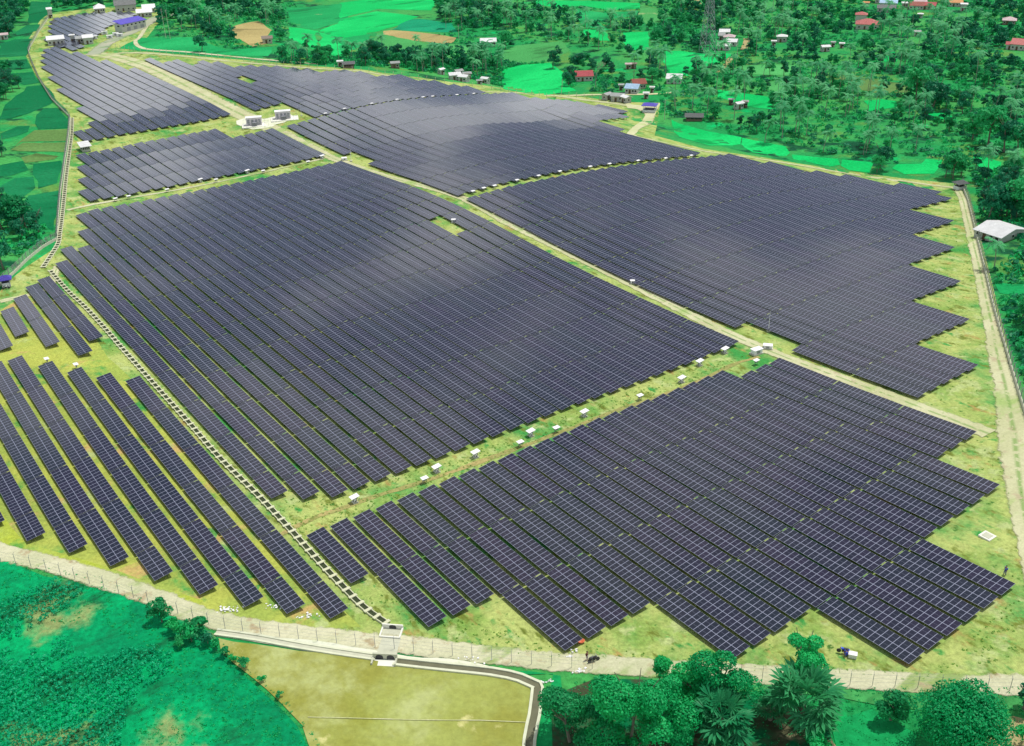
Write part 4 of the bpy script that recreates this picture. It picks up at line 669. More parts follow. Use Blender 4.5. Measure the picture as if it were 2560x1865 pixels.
# ---------------------------------------------------------------- people
def person(x, y, rz, label, shirt, pants, hair=(.015, .012, .01), crouch=False, hat=None):
    X, Y = px(x, y); rt = root('person', gnd(X, Y, .05), rz); tag(rt, label, 'person')
    if crouch: J = {'pel': (0, 0, .38), 'che': (.12, 0, .78), 'nec': (.2, 0, 1.0), 'hea': (.26, 0, 1.16), 'hl': (0, .11, .36), 'kl': (.38, .17, .5), 'fl': (.12, .14, .07), 'tl': (.32, .14, .04), 'hr': (0, -.11, .36), 'kr': (.36, -.16, .48), 'fr': (.1, -.14, .07), 'tr': (.3, -.14, .04), 'sl': (.17, .19, .93), 'el': (.36, .24, .72), 'wl': (.55, .14, .55), 'sr': (.17, -.19, .93), 'er': (.36, -.24, .72), 'wr': (.55, -.14, .55)}
    else: J = {'pel': (0, 0, .93), 'che': (.02, 0, 1.25), 'nec': (.02, 0, 1.47), 'hea': (.04, 0, 1.60), 'hl': (0, .10, .88), 'kl': (.05, .12, .48), 'fl': (-.02, .13, .08), 'tl': (.17, .14, .03), 'hr': (0, -.10, .88), 'kr': (.10, -.12, .49), 'fr': (.10, -.13, .08), 'tr': (.29, -.14, .03), 'sl': (.0, .20, 1.40), 'el': (-.03, .26, 1.12), 'wl': (.08, .27, .88), 'sr': (.0, -.20, 1.40), 'er': (-.02, -.26, 1.12), 'wr': (.12, -.25, .90)}
    E_ = [('pel', 'che'), ('che', 'nec'), ('nec', 'hea'), ('pel', 'hl'), ('hl', 'kl'), ('kl', 'fl'), ('fl', 'tl'), ('pel', 'hr'), ('hr', 'kr'), ('kr', 'fr'), ('fr', 'tr'), ('che', 'sl'), ('sl', 'el'), ('el', 'wl'), ('che', 'sr'), ('sr', 'er'), ('er', 'wr')]
    rad = dict(pel=.13, che=.15, nec=.055, hea=.105, hl=.095, hr=.095, kl=.06, kr=.06, fl=.042, fr=.042, tl=.035, tr=.035, sl=.07, sr=.07, el=.045, er=.045, wl=.03, wr=.03)
    ks = list(J); vs = [J[k] for k in ks]; es = [(ks.index(a), ks.index(b)) for a, b in E_]; rs = [rad[k] for k in ks]
    for s, w, e in ((1, 'wl', 'el'), (-1, 'wr', 'er')):                    # palm, four fingers, thumb
        a = Vector(J[w]); d = (a - Vector(J[e])).normalized(); wi = ks.index(w); sid = d.cross(Vector((0, 1, 0))).normalized() * .5 + Vector((.5, 0, 0)); sid.normalize()
        pi = len(vs); vs.append(tuple(a + d * .06)); rs.append(.026); es.append((wi, pi))
        for j, ln in enumerate((.075, .085, .08, .065)):
            b0 = a + d * .09 + sid * (j - 1.5) * .019; i = len(vs); vs += [tuple(b0), tuple(b0 + d * ln * .55), tuple(b0 + d * ln + Vector((.012, 0, 0)))]; rs += [.010, .009, .008]; es += [(pi, i), (i, i + 1), (i + 1, i + 2)]
        i = len(vs); vs += [tuple(a + d * .05 + sid * .04), tuple(a + d * .085 + sid * .055)]; rs += [.011, .009]; es += [(pi, i), (i, i + 1)]
    me = bpy.data.meshes.new('body'); me.from_pydata(vs, es, []); o = link('body', me, rt)
    sk = o.modifiers.new('skin', 'SKIN'); o.modifiers.new('sub', 'SUBSURF').levels = 1; o.modifiers['sub'].render_levels = 2
    for i, d in enumerate(me.skin_vertices[0].data): d.radius = (rs[i], rs[i]); d.use_root = i == 0
    sh, pa, skn = plain('shirt_cloth', shirt, .9, 0, .1, 8), plain('trouser_cloth', pants, .9, 0, .1, 8), plain('skin', (.30, .16, .10), .6, 0, .05, 8)
    me.materials.append(skn)
    def tube(nm, a, b, r0, r1, m): a, b = Vector(a), Vector(b); k = MB(); k.bar(a, b, r0 * 2, n=12, w2=r1 * 2); return k.build(nm, m, rt, True)
    z = MB(); z.bar(J['pel'], J['che'], .33, .24, n=12, w2=.37).bar(J['che'], Vector(J['nec']) - Vector((0, 0, .03)), .37, .24, n=12, w2=.16)
    for s in 'lr': z.bar(J['s' + s], J['e' + s], .17, n=10, w2=.13)
    z.build('shirt', sh, rt, True); z = MB()
    for s in 'lr': z.bar(J['h' + s], J['k' + s], .23, n=12, w2=.16).bar(J['k' + s], J['f' + s], .16, n=12, w2=.13)
    z.build('trousers', pa, rt, True)
    bm = bmesh.new(); bmesh.ops.create_uvsphere(bm, u_segments=14, v_segments=9, radius=.118); 
    for v in bm.verts: v.co = Vector((v.co.x * 1.05 - .02, v.co.y, v.co.z * 1.0 + .03)) + Vector(J['hea'])
    bmesh.ops.delete(bm, geom=[v for v in bm.verts if v.co.z < J['hea'][2] - .02 or (v.co.x > J['hea'][0] + .07 and v.co.z < J['hea'][2] + .07)], context='VERTS')
    hm = bpy.data.meshes.new('hair'); bm.to_mesh(hm); bm.free(); link('hair', hm, rt, [plain('hair_black', hair, .7, 0, .1, 9)])
    f = MB(); h = Vector(J['hea']); f.bar(h + Vector((.09, 0, .0)), h + Vector((.125, 0, -.03)), .025)
    for s in (-.035, .035): f.box(h + Vector((.098, s, .02)), (.012, .022, .012), 1)
    f.box(h + Vector((.094, 0, -.06)), (.012, .05, .01), 1); f.build('face', [skn, M_dkg], rt)
    return rt
person(2512, 1437, R(200), 'person in a blue shirt standing in the grass by the right row end', (.05, .13, .55), (.05, .07, .25))
person(1467, 1651, R(-40), 'person in dark red top standing beside the motorcycle on the road', (.12, .02, .03), (.45, .42, .42))
person(2117, 1640, R(190), 'worker in blue crouching beside the white box on the grass', (.06, .10, .62), (.05, .08, .45), crouch=True)
X_, Y_ = px(2131, 1643); rt = root('cargo_box', gnd(X_, Y_), R(-20)); tag(rt, 'small white lidded box on the grass right of the crouching worker', 'box'); MB().box((0, 0, .35), (1.1, .75, .6)).build('body', M_wht, rt); MB().box((0, 0, .69), (1.2, .85, .1)).build('lid', M_wht, rt)
motorbike(2108, 1634, R(160), 'blue motorcycle on the grass behind the crouching worker', (.04, .10, .6))
# ---------------------------------------------------------------- buildings
RC = {'white': (.68, .69, .69), 'grey': (.30, .32, .31), 'red': (.36, .04, .05), 'coral': (.40, .09, .08), 'rust': (.25, .05, .03), 'blue': (.30, .45, .62), 'orange': (.55, .25, .08), 'pink': (.50, .38, .39), 'brown': (.20, .16, .12), 'violet': (.07, .05, .42), 'dark': (.10, .11, .11)}
RMAT = {}
def roofmat(c):
    if c in RMAT: return RMAT[c]
    m, n, l, b = newmat('roof_' + c); tcn = n.new('ShaderNodeTexCoord'); w = n.new('ShaderNodeTexWave'); w.inputs['Scale'].default_value = 6; w.bands_direction = 'X'
    no = n.new('ShaderNodeTexNoise'); no.inputs['Scale'].default_value = .5; no.inputs['Detail'].default_value = 5
    mr = n.new('ShaderNodeMapRange'); mr.inputs[3].default_value = .75; mr.inputs[4].default_value = 1.2; l.new(tcn.outputs['Object'], no.inputs[0]); l.new(no.outputs['Fac'], mr.inputs[0])
    mu = n.new('ShaderNodeVectorMath'); mu.operation = 'SCALE'; mu.inputs[0].default_value = RC[c]; l.new(mr.outputs[0], mu.inputs['Scale']); l.new(mu.outputs[0], b.inputs['Base Color']); b.inputs['Roughness'].default_value = .55
    l.new(tcn.outputs['Object'], w.inputs[0]); bp = n.new('ShaderNodeBump'); bp.inputs['Distance'].default_value = .03; l.new(w.outputs[1], bp.inputs['Height']); l.new(bp.outputs[0], b.inputs['Normal'])
    RMAT[c] = m; return m
WALLM = {c: plain('wall_' + c, v, .9, 0, .12, .8) for c, v in dict(white=(.46, .47, .43), grey=(.40, .41, .38), cream=(.42, .40, .30), brown=(.20, .15, .11)).items()}
def house(x, y, w, roof, label, d=None, h=2.8, rz=0.0, wall='white', style='gable', name='house', cat='house', pitch=.42, open_=False):
    X, Y = px(x, y); W = w * mpp(X, Y); D_ = (d * 1.25 if d else W * .8); rt = root(name, gnd(X, Y), rz - math.atan2(X, Y)); tag(rt, label, cat); wm = WALLM[wall]
    if open_:
        m = MB()
        for a in np.linspace(-W / 2 + .3, W / 2 - .3, 5):
            for b in (-D_ / 2 + .3, D_ / 2 - .3): m.bar((a, b, 0), (a, b, h), .18)
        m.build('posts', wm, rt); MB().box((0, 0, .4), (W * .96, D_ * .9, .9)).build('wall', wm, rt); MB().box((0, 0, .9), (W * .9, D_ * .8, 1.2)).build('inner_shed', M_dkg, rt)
    else: MB().box((0, 0, h / 2 - .2), (W, D_, h + .4)).build('wall', wm, rt)
    rm = roofmat(roof); e = .5; rise = D_ / 2 * pitch * 1.1; m = MB(); hw, hd = W / 2 + e, D_ / 2 + e; z0 = h - .1
    if style == 'gable':
        m.add([(-hw, -hd, z0), (hw, -hd, z0), (hw, 0, z0 + rise), (-hw, 0, z0 + rise), (-hw, hd, z0), (hw, hd, z0)] + [(-hw, -hd, z0 - .12), (hw, -hd, z0 - .12), (hw, 0, z0 + rise - .12), (-hw, 0, z0 + rise - .12), (-hw, hd, z0 - .12), (hw, hd, z0 - .12)], [(0, 1, 2, 3), (3, 2, 5, 4), (6, 9, 8, 7), (9, 10, 11, 8), (0, 6, 7, 1), (4, 5, 11, 10), (0, 3, 9, 6), (3, 4, 10, 9), (1, 7, 8, 2), (2, 8, 11, 5)])
        if not open_: MB().add([(-W / 2 + .01, -D_ / 2, h - .05), (-W / 2 + .01, D_ / 2, h - .05), (-W / 2 + .01, 0, z0 + rise - .14), (W / 2 - .01, -D_ / 2, h - .05), (W / 2 - .01, D_ / 2, h - .05), (W / 2 - .01, 0, z0 + rise - .14)], [(0, 2, 1), (3, 4, 5)]).build('gable_wall', wm, rt)
    elif style == 'hip':
        r = max(.3, hw - hd); m.add([(-hw, -hd, z0), (hw, -hd, z0), (hw, hd, z0), (-hw, hd, z0), (-r, 0, z0 + rise), (r, 0, z0 + rise), (-hw, -hd, z0 - .12), (hw, -hd, z0 - .12), (hw, hd, z0 - .12), (-hw, hd, z0 - .12)], [(0, 1, 5, 4), (1, 2, 5), (2, 3, 4, 5), (3, 0, 4), (6, 9, 8, 7), (0, 6, 7, 1), (1, 7, 8, 2), (2, 8, 9, 3), (3, 9, 6, 0)])
    else:
        z1 = z0 + D_ * .12; m.add([(-hw, -hd, z0), (hw, -hd, z0), (hw, hd, z1), (-hw, hd, z1), (-hw, -hd, z0 - .15), (hw, -hd, z0 - .15), (hw, hd, z1 - .15), (-hw, hd, z1 - .15)], [(0, 1, 2, 3), (4, 7, 6, 5), (0, 4, 5, 1), (1, 5, 6, 2), (2, 6, 7, 3), (3, 7, 4, 0)])
    m.build('roof', rm, rt)
    if not open_:
        MB().box((-W * .12, -D_ / 2 - .02, 1.0), (1.0, .07, 2.0)).build('door', M_wood, rt)
        for q in ((-W * .36, W * .14, W * .36) if W > 6 else (W * .25,)): f = MB().box((q, -D_ / 2 - .02, 1.5), (1.2, .06, 1.1)).build('window', M_wht, rt); MB().box((q, -D_ / 2 - .055, 1.5), (1.0, .03, .9)).build('pane', M_glass, f)
        for sx in (-1, 1): f = MB().box((sx * (W / 2 + .02), 0, 1.5), (.06, 1.1, 1.0)).build('window', M_wht, rt); MB().box((sx * (W / 2 + .055), 0, 1.5), (.03, .9, .8)).build('pane', M_glass, f)
    return rt
house(1221, 114, 36, 'white', 'long open white roofed shed beside a lone round tree', d=6, h=2.9, name='farm_shed', cat='shed', open_=True)
house(1137, 199, 26, 'white', 'wide white roofed house in the roadside cluster', rz=.2, style='gable'); house(1160, 204, 22, 'white', 'white roofed house right of the wide one in the cluster', rz=-.5); house(1168, 196, 18, 'grey', 'grey lean-to behind the white cluster', style='shed', rz=.1, wall='brown'); house(1146, 186, 18, 'grey', 'pale grey hut at the back of the white cluster', rz=.5, h=2.3); house(1103, 186, 13, 'white', 'small white hut left of the roadside cluster', rz=.8); house(1214, 208, 17, 'white', 'small white roofed hut right of the roadside cluster', rz=-.6); house(1199, 210, 12, 'grey', 'low grey hut next to the small white hut', rz=.1, h=2.0)
house(988, 170, 19, 'grey', 'grey roofed hut alone under palms above the track', rz=.1, wall='brown'); house(851, 166, 11, 'white', 'tiny white hut left of a dark open shed'); house(872, 169, 26, 'dark', 'dark thatched open shed above the far block', h=2.2, wall='brown', open_=True, name='farm_shed', cat='shed')
house(1459, 199, 40, 'red', 'red roofed house with a pink patch beside bare tree', d=7, rz=.12); house(1582, 231, 30, 'blue', 'light blue roofed white house with dark windows', d=5.5, rz=-.25); house(1595, 219, 30, 'rust', 'dark rust red roof behind the light blue house', d=6, rz=.25, wall='cream'); house(1686, 206, 34, 'white', 'white roofed house with a long white wall in the palms', d=6, rz=-.1)
house(1517, 249, 20, 'grey', 'small grey gabled hut left of the ruined house', rz=.9, wall='grey'); house(1545, 252, 30, 'grey', 'grey walled ruined looking house above the track', rz=-.2, wall='grey'); house(1565, 256, 20, 'white', 'white gable wing attached side of the grey house', rz=-.9, wall='grey'); house(1571, 172, 13, 'pink', 'little pinkish hut among dense trees', wall='cream'); house(1584, 171, 12, 'brown', 'little brown hut beside the pinkish one', wall='brown'); house(1615, 246, 11, 'white', 'tiny white block hut above the blue shelter', style='shed'); house(1630, 231, 8, 'white', 'tiny white store above the village road', style='shed'); house(1553, 225, 10, 'grey', 'small grey lean-to left of the blue house', style='shed', wall='grey')
for i, (x, y, w, c, lb) in enumerate(((1811, 89, 22, 'white', 'topmost white roof of the five beside the power tower'), (1804, 98, 13, 'grey', 'small left roof in the second line of the tower hamlet'), (1823, 102, 24, 'pink', 'pinkish hip roof in the middle of the tower hamlet'), (1829, 114, 24, 'white', 'white walled house right in the tower hamlet'), (1810, 124, 27, 'white', 'lowest white house of the tower hamlet'))): house(x, y, w, c, lb, d=4.6, rz=-.05 * i, style='hip' if i == 2 else 'gable')
house(1954, 104, 22, 'white', 'white hip roofed house with grey walls on a lawn', style='hip', wall='grey', h=3.4); house(1934, 114, 9, 'white', 'tiny white hut left of the hip roofed house', style='shed'); house(2062, 128, 18, 'white', 'white tarp roofed hut near dark trees', rz=.4, wall='grey'); house(2104, 120, 9, 'white', 'tiny white speck of a hut right of the tarp hut', style='shed'); house(2082, 117, 8, 'grey', 'tiny grey hut between two white huts', style='shed')
house(2168, 70, 50, 'coral', 'long low coral red roof with an upper tier behind', d=9, style='hip', h=3.2); house(2151, 57, 24, 'coral', 'small upper coral roof just behind the long one', d=5, style='hip', h=5.5)
house(2205, 6, 30, 'white', 'white roofs at the top edge above the blue grey building', d=7, h=3.5); house(2220, 18, 36, 'blue', 'pale blue grey flat roof above a dark one', d=7, style='shed', h=3.5); house(2215, 29, 38, 'dark', 'dark slate roof below the pale blue roof', d=6, style='gable', wall='grey'); house(2165, 16, 12, 'orange', 'tiny orange roof left of the blue grey roof'); house(2225, 5, 28, 'white', 'second white roof at the very top edge')
house(2290, 22, 30, 'rust', 'dark rusty roof left in the red roofed compound', d=7); house(2318, 22, 34, 'red', 'bright red long roof in the upper compound', d=6, rz=-.1, wall='cream'); house(2300, 13, 26, 'pink', 'pink white roof behind the red compound roof', d=6); house(2262, 17, 13, 'white', 'small white hut left of the red compound'); house(2388, 14, 28, 'orange', 'orange pyramid roof near the top edge', d=8, style='hip'); house(2408, 27, 13, 'white', 'white walled tower house right of the orange roof', h=4.5, style='shed')
house(2522, 60, 26, 'pink', 'pale pink hip roof below a dark tree', d=6, style='hip', wall='brown'); house(2300, 45, 10, 'white', 'single tiny white roof in the dense trees', style='hip'); house(2292, 90, 13, 'grey', 'tiny grey roof in the meadow below the white one', style='shed')
house(2550, 122, 34, 'coral', 'coral roofed white house at the right edge', d=8, rz=-.15, h=3.2); house(2525, 122, 17, 'red', 'small red roofed wing left of the coral house', d=4)
house(1846, 272, 18, 'white', 'white roofed hut behind the roadside palms', rz=.7); house(1827, 262, 10, 'grey', 'tiny grey hut left of the white one behind palms', wall='brown'); house(1862, 268, 12, 'grey', 'low grey shelter right of the white hut', style='shed', wall='brown'); house(1735, 300, 40, 'dark', 'dark open hut shaded by roadside trees', d=4, h=2.0, wall='brown', open_=True, name='farm_shed', cat='shed')
house(2497, 592, 66, 'white', 'large white metal roofed house with a rusty patch right of the fence', d=9, rz=-.55, wall='grey', h=2.4, pitch=.22)
house(669, 107, 22, 'brown', 'brown roofed hut in the clearing below the palms', d=4, wall='cream'); house(10, 98, 18, 'pink', 'pinkish hut by trees at the left edge', wall='grey'); house(2320 * .3792 + 850 - 850 + 20, 160, 1, 'grey', 'minute grey hut', d=.8) if 0 else None
# site buildings at the far upper left
def control_building():
    X, Y = px(328, 74); s = mpp(X, Y); rt = root('control_building', gnd(X, Y), R(58) - 0.0); tag(rt, 'white two storey control building with a violet blue roof', 'building'); W, D_, h = 18, 6, 4.6
    MB().box((0, 0, h / 2), (W, D_, h)).build('wall', WALLM['white'], rt)
    m = MB(); z0 = h; m.add([(-W / 2 - .6, -D_ / 2 - .6, z0), (W / 2 + .6, -D_ / 2 - .6, z0), (W / 2 + .6, D_ / 2 + .6, z0 + 1.6), (-W / 2 - .6, D_ / 2 + .6, z0 + 1.6), (-W / 2 - .6, -D_ / 2 - .6, z0 - .2), (W / 2 + .6, -D_ / 2 - .6, z0 - .2), (W / 2 + .6, D_ / 2 + .6, z0 + 1.4), (-W / 2 - .6, D_ / 2 + .6, z0 + 1.4)], [(0, 1, 2, 3), (4, 7, 6, 5), (0, 4, 5, 1), (1, 5, 6, 2), (2, 6, 7, 3), (3, 7, 4, 0)]); m.build('roof', roofmat('violet'), rt)
    for q in np.linspace(-7.5, 7.5, 6): f = MB().box((q, -D_ / 2 - .03, 3.5), (1.5, .1, 1.0)).build('window', M_wht, rt); MB().box((q, -D_ / 2 - .1, 3.5), (1.3, .04, .8)).build('pane', M_glass, f)
    for q in (-4, 1, 6): MB().box((q, -D_ / 2 - .05, 1.2), (2.4, .12, 2.2)).build('bay_door', M_gry, rt)
    for sx in (-1,): f = MB().box((sx * (W / 2 + .03), -.5, 3.4), (.1, 2.4, 1.0)).build('window', M_wht, rt); MB().box((sx * (W / 2 + .1), -.5, 3.4), (.04, 2.0, .8)).build('pane', M_glass, f)
    return rt
control_building()
house(315, 25, 44, 'dark', 'dark grey flat workshop roof behind the far left panels', d=9, h=4, name='workshop', cat='building', wall='grey'); house(250, 29, 22, 'white', 'white round shouldered shed among far dark trees', d=8, name='site_shed', cat='shed', style='hip'); house(373, 29, 26, 'white', 'white flat shed at the far end of the works yard', d=8, style='shed', name='site_shed', cat='shed'); house(362, 40, 32, 'white', 'long white roofed shed behind the control building', d=7, style='shed', name='site_shed', cat='shed')
house(141, 110, 34, 'white', 'low white switch room above the upper left rows', d=6, style='shed', h=3.2, name='switch_room', cat='building'); house(183, 106, 9, 'white', 'tall white cubicle right of the switch room', style='shed', h=4.2, name='switch_room', cat='building'); house(222, 108, 20, 'white', 'white block among the cabinets left of the site road', d=5, h=3.6, style='shed', name='switch_room', cat='building'); house(201, 107, 14, 'grey', 'grey cabinet block between two white ones', d=4, style='shed', name='switch_room', cat='building', wall='grey')
house(127, 44, 9, 'white', 'white guard tower box at the far upper left corner', d=3.5, h=5.5, style='shed', name='guard_tower', cat='guard tower')
for i, (x, y) in enumerate(((236, 98), (262, 86), (275, 96), (290, 90), (300, 92))): cabinet(x, y, (3.2, 1.6, 1.4), .3, f'{nth(i + 1)} white equipment cabinet along the site road')
house(214, 376, 19, 'white', 'long pale roofed shelter at the top left corner of the left block', d=4.2, h=2.3, style='shed', rz=.15, name='shelter', cat='shelter', open_=True)
def gatehouse(x, y, W, D_, h, rz, label, roof):
    X, Y = px(x, y); rt = root('guard_shelter', gnd(X, Y), rz); tag(rt, label, 'shelter'); MB().box((0, 0, .55), (W, D_, 1.3)).build('half_wall', M_wht, rt); m = MB()
    for a in (-1, 1):
        for b in (-1, 1): m.bar((a * W * .46, b * D_ * .46, 0), (a * W * .46, b * D_ * .46, h), .16)
    m.build('posts', M_gry, rt); MB().box((0, 0, .9), (W * .8, D_ * .8, 1.0)).build('counter', M_dkg, rt)
    z = MB(); e = .6; z.add([(-W / 2 - e, -D_ / 2 - e, h), (W / 2 + e, -D_ / 2 - e, h), (W / 2 + e, D_ / 2 + e, h), (-W / 2 - e, D_ / 2 + e, h), (-W * .25, 0, h + .9), (W * .25, 0, h + .9), (-W / 2 - e, -D_ / 2 - e, h - .15), (W / 2 + e, -D_ / 2 - e, h - .15), (W / 2 + e, D_ / 2 + e, h - .15), (-W / 2 - e, D_ / 2 + e, h - .15)], [(0, 1, 5, 4), (1, 2, 5), (2, 3, 4, 5), (3, 0, 4), (6, 9, 8, 7), (0, 6, 7, 1), (1, 7, 8, 2), (2, 8, 9, 3), (3, 9, 6, 0)]); z.build('roof', roof, rt)
gatehouse(1624, 279, 5.6, 4.6, 3.2, R(-18), 'open shelter with a violet blue roof at the corner of the track', roofmat('violet')); gatehouse(17, 716, 2.0, 1.8, 2.2, .4, 'tiny guard shelter with a dark blue roof at the left fence', roofmat('violet')); gatehouse(2399, 473, 3.2, 2.6, 2.3, .3, 'dark roofed guard post at the top of the right fence', roofmat('dark'))
motorbike(16, 724, .3, 'white motorcycle beside the tiny blue roofed guard shelter', (.6, .6, .6))
# ---------------------------------------------------------------- vegetation
M_leafD = leafmat('leaf_dark', (.006, .15, .075), (.015, .28, .125), .3); M_leafM = leafmat('leaf_mid', (.005, .25, .085), (.03, .45, .14), .35); M_leafB = leafmat('leaf_bright', (.0, .31, .095), (.02, .55, .15), .3)
M_palm = leafmat('palm_frond', (.03, .30, .12), (.13, .52, .22), .35); M_fan = leafmat('fan_leaf', (.01, .24, .09), (.12, .52, .20), .3); M_weed = leafmat('weed_leaf', (.14, .40, .07), (.40, .55, .12), .4, .15)
M_dry = leafmat('dry_leaf', (.10, .13, .06), (.20, .20, .11), .2); M_crop2 = leafmat('crop_leaf', (.0, .27, .13), (.0, .46, .20), .3, .2)
M_bark = plain('bark', (.16, .14, .11), .95, 0, .2, 3); M_barkp = plain('palm_bark', (.30, .29, .24), .95, 0, .15, 4)
def leaves(rs, c, r, n, s, flat=1.0, low=.25):
    """n leaf quads over a lobe; returns vertices (n*4,3)"""
    d = rs.normal(size=(n, 3)); d /= np.linalg.norm(d, axis=1)[:, None]; k = (d[:, 2] < -low); d[k, 2] *= -1
    p = np.array(c) + d * np.array([r, r, r * flat]) * rs.uniform(.72, 1.06, (n, 1)); nrm = d + rs.normal(size=(n, 3)) * .55; nrm /= np.linalg.norm(nrm, axis=1)[:, None]
    t = np.cross(nrm, rs.normal(size=(n, 3))); t /= np.linalg.norm(t, axis=1)[:, None]; b = np.cross(nrm, t); sz = s * rs.uniform(.6, 1.3, (n, 1)); t = t * sz; b = b * sz * .62
    return np.stack([p - t, p - b * .9 + nrm * sz * .15, p + t, p + b * .9 - nrm * sz * .1], 1).reshape(-1, 3)
def quads(V): n = len(V) // 4; return [(4 * i, 4 * i + 1, 4 * i + 2, 4 * i + 3) for i in range(n)]
def fmesh(name, V, mat, F=None):
    me = bpy.data.meshes.new(name); me.from_pydata(V.tolist(), [], F or quads(V)); me.materials.append(mat); me.update(); return me
def crown_pts(seed, r, h, z0, n, s, shape='round'):
    rs = np.random.RandomState(seed); out = []; L = rs.randint(9, 14)
    if shape == 'ball':
        L = 22
        for i in range(L):
            z = 1 - 1.5 * (i + .5) / L; a = i * 2.4; q = math.sqrt(max(0, 1 - z * z)) * .62 * r * rs.uniform(.85, 1.15); out.append(leaves(rs, (q * math.cos(a), q * math.sin(a), z0 + h * (.5 + z * .34)), r * rs.uniform(.34, .46), n // L, s, .9))
        return np.concatenate(out)
    for i in range(L):
        a = rs.uniform(0, 2 * math.pi); q = rs.uniform(.25, .72) * r if i else 0; zz = rs.uniform(.15, .85)
        w = math.sin(math.pi * (.25 + .6 * zz)) if shape == 'round' else (1 - zz * .7)
        out.append(leaves(rs, (q * w * math.cos(a), q * w * math.sin(a), z0 + h * zz), r * rs.uniform(.30, .48), n // L, s, rs.uniform(.6, .95)))
    return np.concatenate(out)
def trunk_mb(h, r, seed, limbs=4, lean=.1):
    rr = random.Random(seed); m = MB(); p = Vector((0, 0, -.3)); q = Vector((rr.uniform(-1, 1) * lean * h, rr.uniform(-1, 1) * lean * h, h * .55)); m.bar(p, q, r * 2, n=7, w2=r * 1.2)
    for i in range(limbs): a = rr.uniform(0, 6.28); m.bar(q - Vector((0, 0, h * .08 * i / limbs)), q + Vector((math.cos(a) * h * .22, math.sin(a) * h * .22, h * rr.uniform(.2, .38))), r * 1.0, n=5, w2=r * .35)
    return m
def palm_pts(seed, R_=3.6, nf=17, seg=7):
    rs = np.random.RandomState(seed); V = []
    for f in range(nf):
        a = f * 2.4 + rs.uniform(-.2, .2); el = rs.uniform(-.35, 1.1); L = R_ * rs.uniform(.85, 1.15); p = np.zeros(3); d = np.array([math.cos(a) * math.cos(el), math.sin(a) * math.cos(el), math.sin(el)]); side = np.array([-math.sin(a), math.cos(a), 0])
        for k in range(seg):
            q = p + d * L / seg; w = .62 * math.sin(math.pi * (.12 + .8 * (k + .5) / seg)) * R_ / 3.6
            for sgn in (-1, 1):
                dn = np.array([0, 0, -w * .55]); o = d * w * .45
                V += [p, p + side * sgn * w + dn + o, p + (q - p) * .62 + side * sgn * w * .95 + dn + o, p + (q - p) * .72]
            p = q; d = d + np.array([0, 0, -.24]); d /= np.linalg.norm(d)
    return np.array(V)
def fan_pts(seed, R_=3.2, nf=26, bl=13):
    rs = np.random.RandomState(seed); V = []
    for f in range(nf):
        a = f * 2.4 + rs.uniform(-.3, .3); el = rs.uniform(-.35, 1.35); L = R_ * rs.uniform(.42, .66); d = np.array([math.cos(a) * math.cos(el), math.sin(a) * math.cos(el), math.sin(el)]); side = np.array([-math.sin(a), math.cos(a), 0]); up = np.cross(d, side)
        b = d * L; V += [side * .04, b + side * .04, b - side * .04, -side * .04]; fr = R_ * rs.uniform(.40, .55)
        for k in range(bl):
            t = (k - (bl - 1) / 2) / (bl - 1) * 4.3; e = d * math.cos(t) + side * math.sin(t); e = e + up * rs.uniform(-.22, .22) + np.array([0, 0, -.05]); pr = -d * math.sin(t) + side * math.cos(t)
            tip = b + e * fr * (1 - .18 * abs(t) / 2.1) + np.array([0, 0, -.10 * fr]); mid = b + e * fr * .6; V += [b, mid + pr * fr * .10, tip, mid - pr * fr * .10]
    return np.array(V)
KINDS = {}
def reg(key, crown_me, trunk_me, h, r): KINDS[key] = (crown_me, trunk_me, h, r)
for i in range(6):
    h = (7.5, 9, 6.5, 10.5, 8, 9)[i]; r = (3.0, 3.4, 3.1, 3.5, 3.8, 2.7)[i]; m = (M_leafM, M_leafD, M_leafM, M_leafD, M_leafM, M_leafD)[i]
    reg(('tree', i), fmesh('crown', crown_pts(10 + i, r, h * .78, h * .16, 1300, .36), m), trunk_mb(h, .2, i).mesh('trunk', [M_bark]), h, r)
for i in range(4):
    h = (9.5, 11.5, 8, 12.5)[i]; k = MB(); rr = random.Random(i); p = Vector((0, 0, -.3)); lx, ly = rr.uniform(-1.2, 1.2), rr.uniform(-1, 1)
    for j in range(5): t = (j + 1) / 5; q = Vector((lx * t * t, ly * t * t, h * t)); k.bar(p, q, .34 - .03 * j, n=7, w2=.31 - .03 * j); p = q
    V = palm_pts(i, 3.9 + .3 * (i % 2)); V = V + np.array([lx, ly, h]); reg(('palm', i), fmesh('crown', V, M_palm), k.mesh('trunk', [M_barkp]), h, 3.6)
for i in range(3): h = 2.6; reg(('shrub', i), fmesh('foliage', crown_pts(40 + i, 1.6, 2.0, .5, 420, .26), (M_leafM, M_leafB, M_leafD)[i]), MB().bar((0, 0, -.2), (.1, 0, 1.2), .14, n=6).mesh('stem', [M_bark]), h, 1.6)
USED = []
LM = []      # landmarks for labels: (x, y, words)
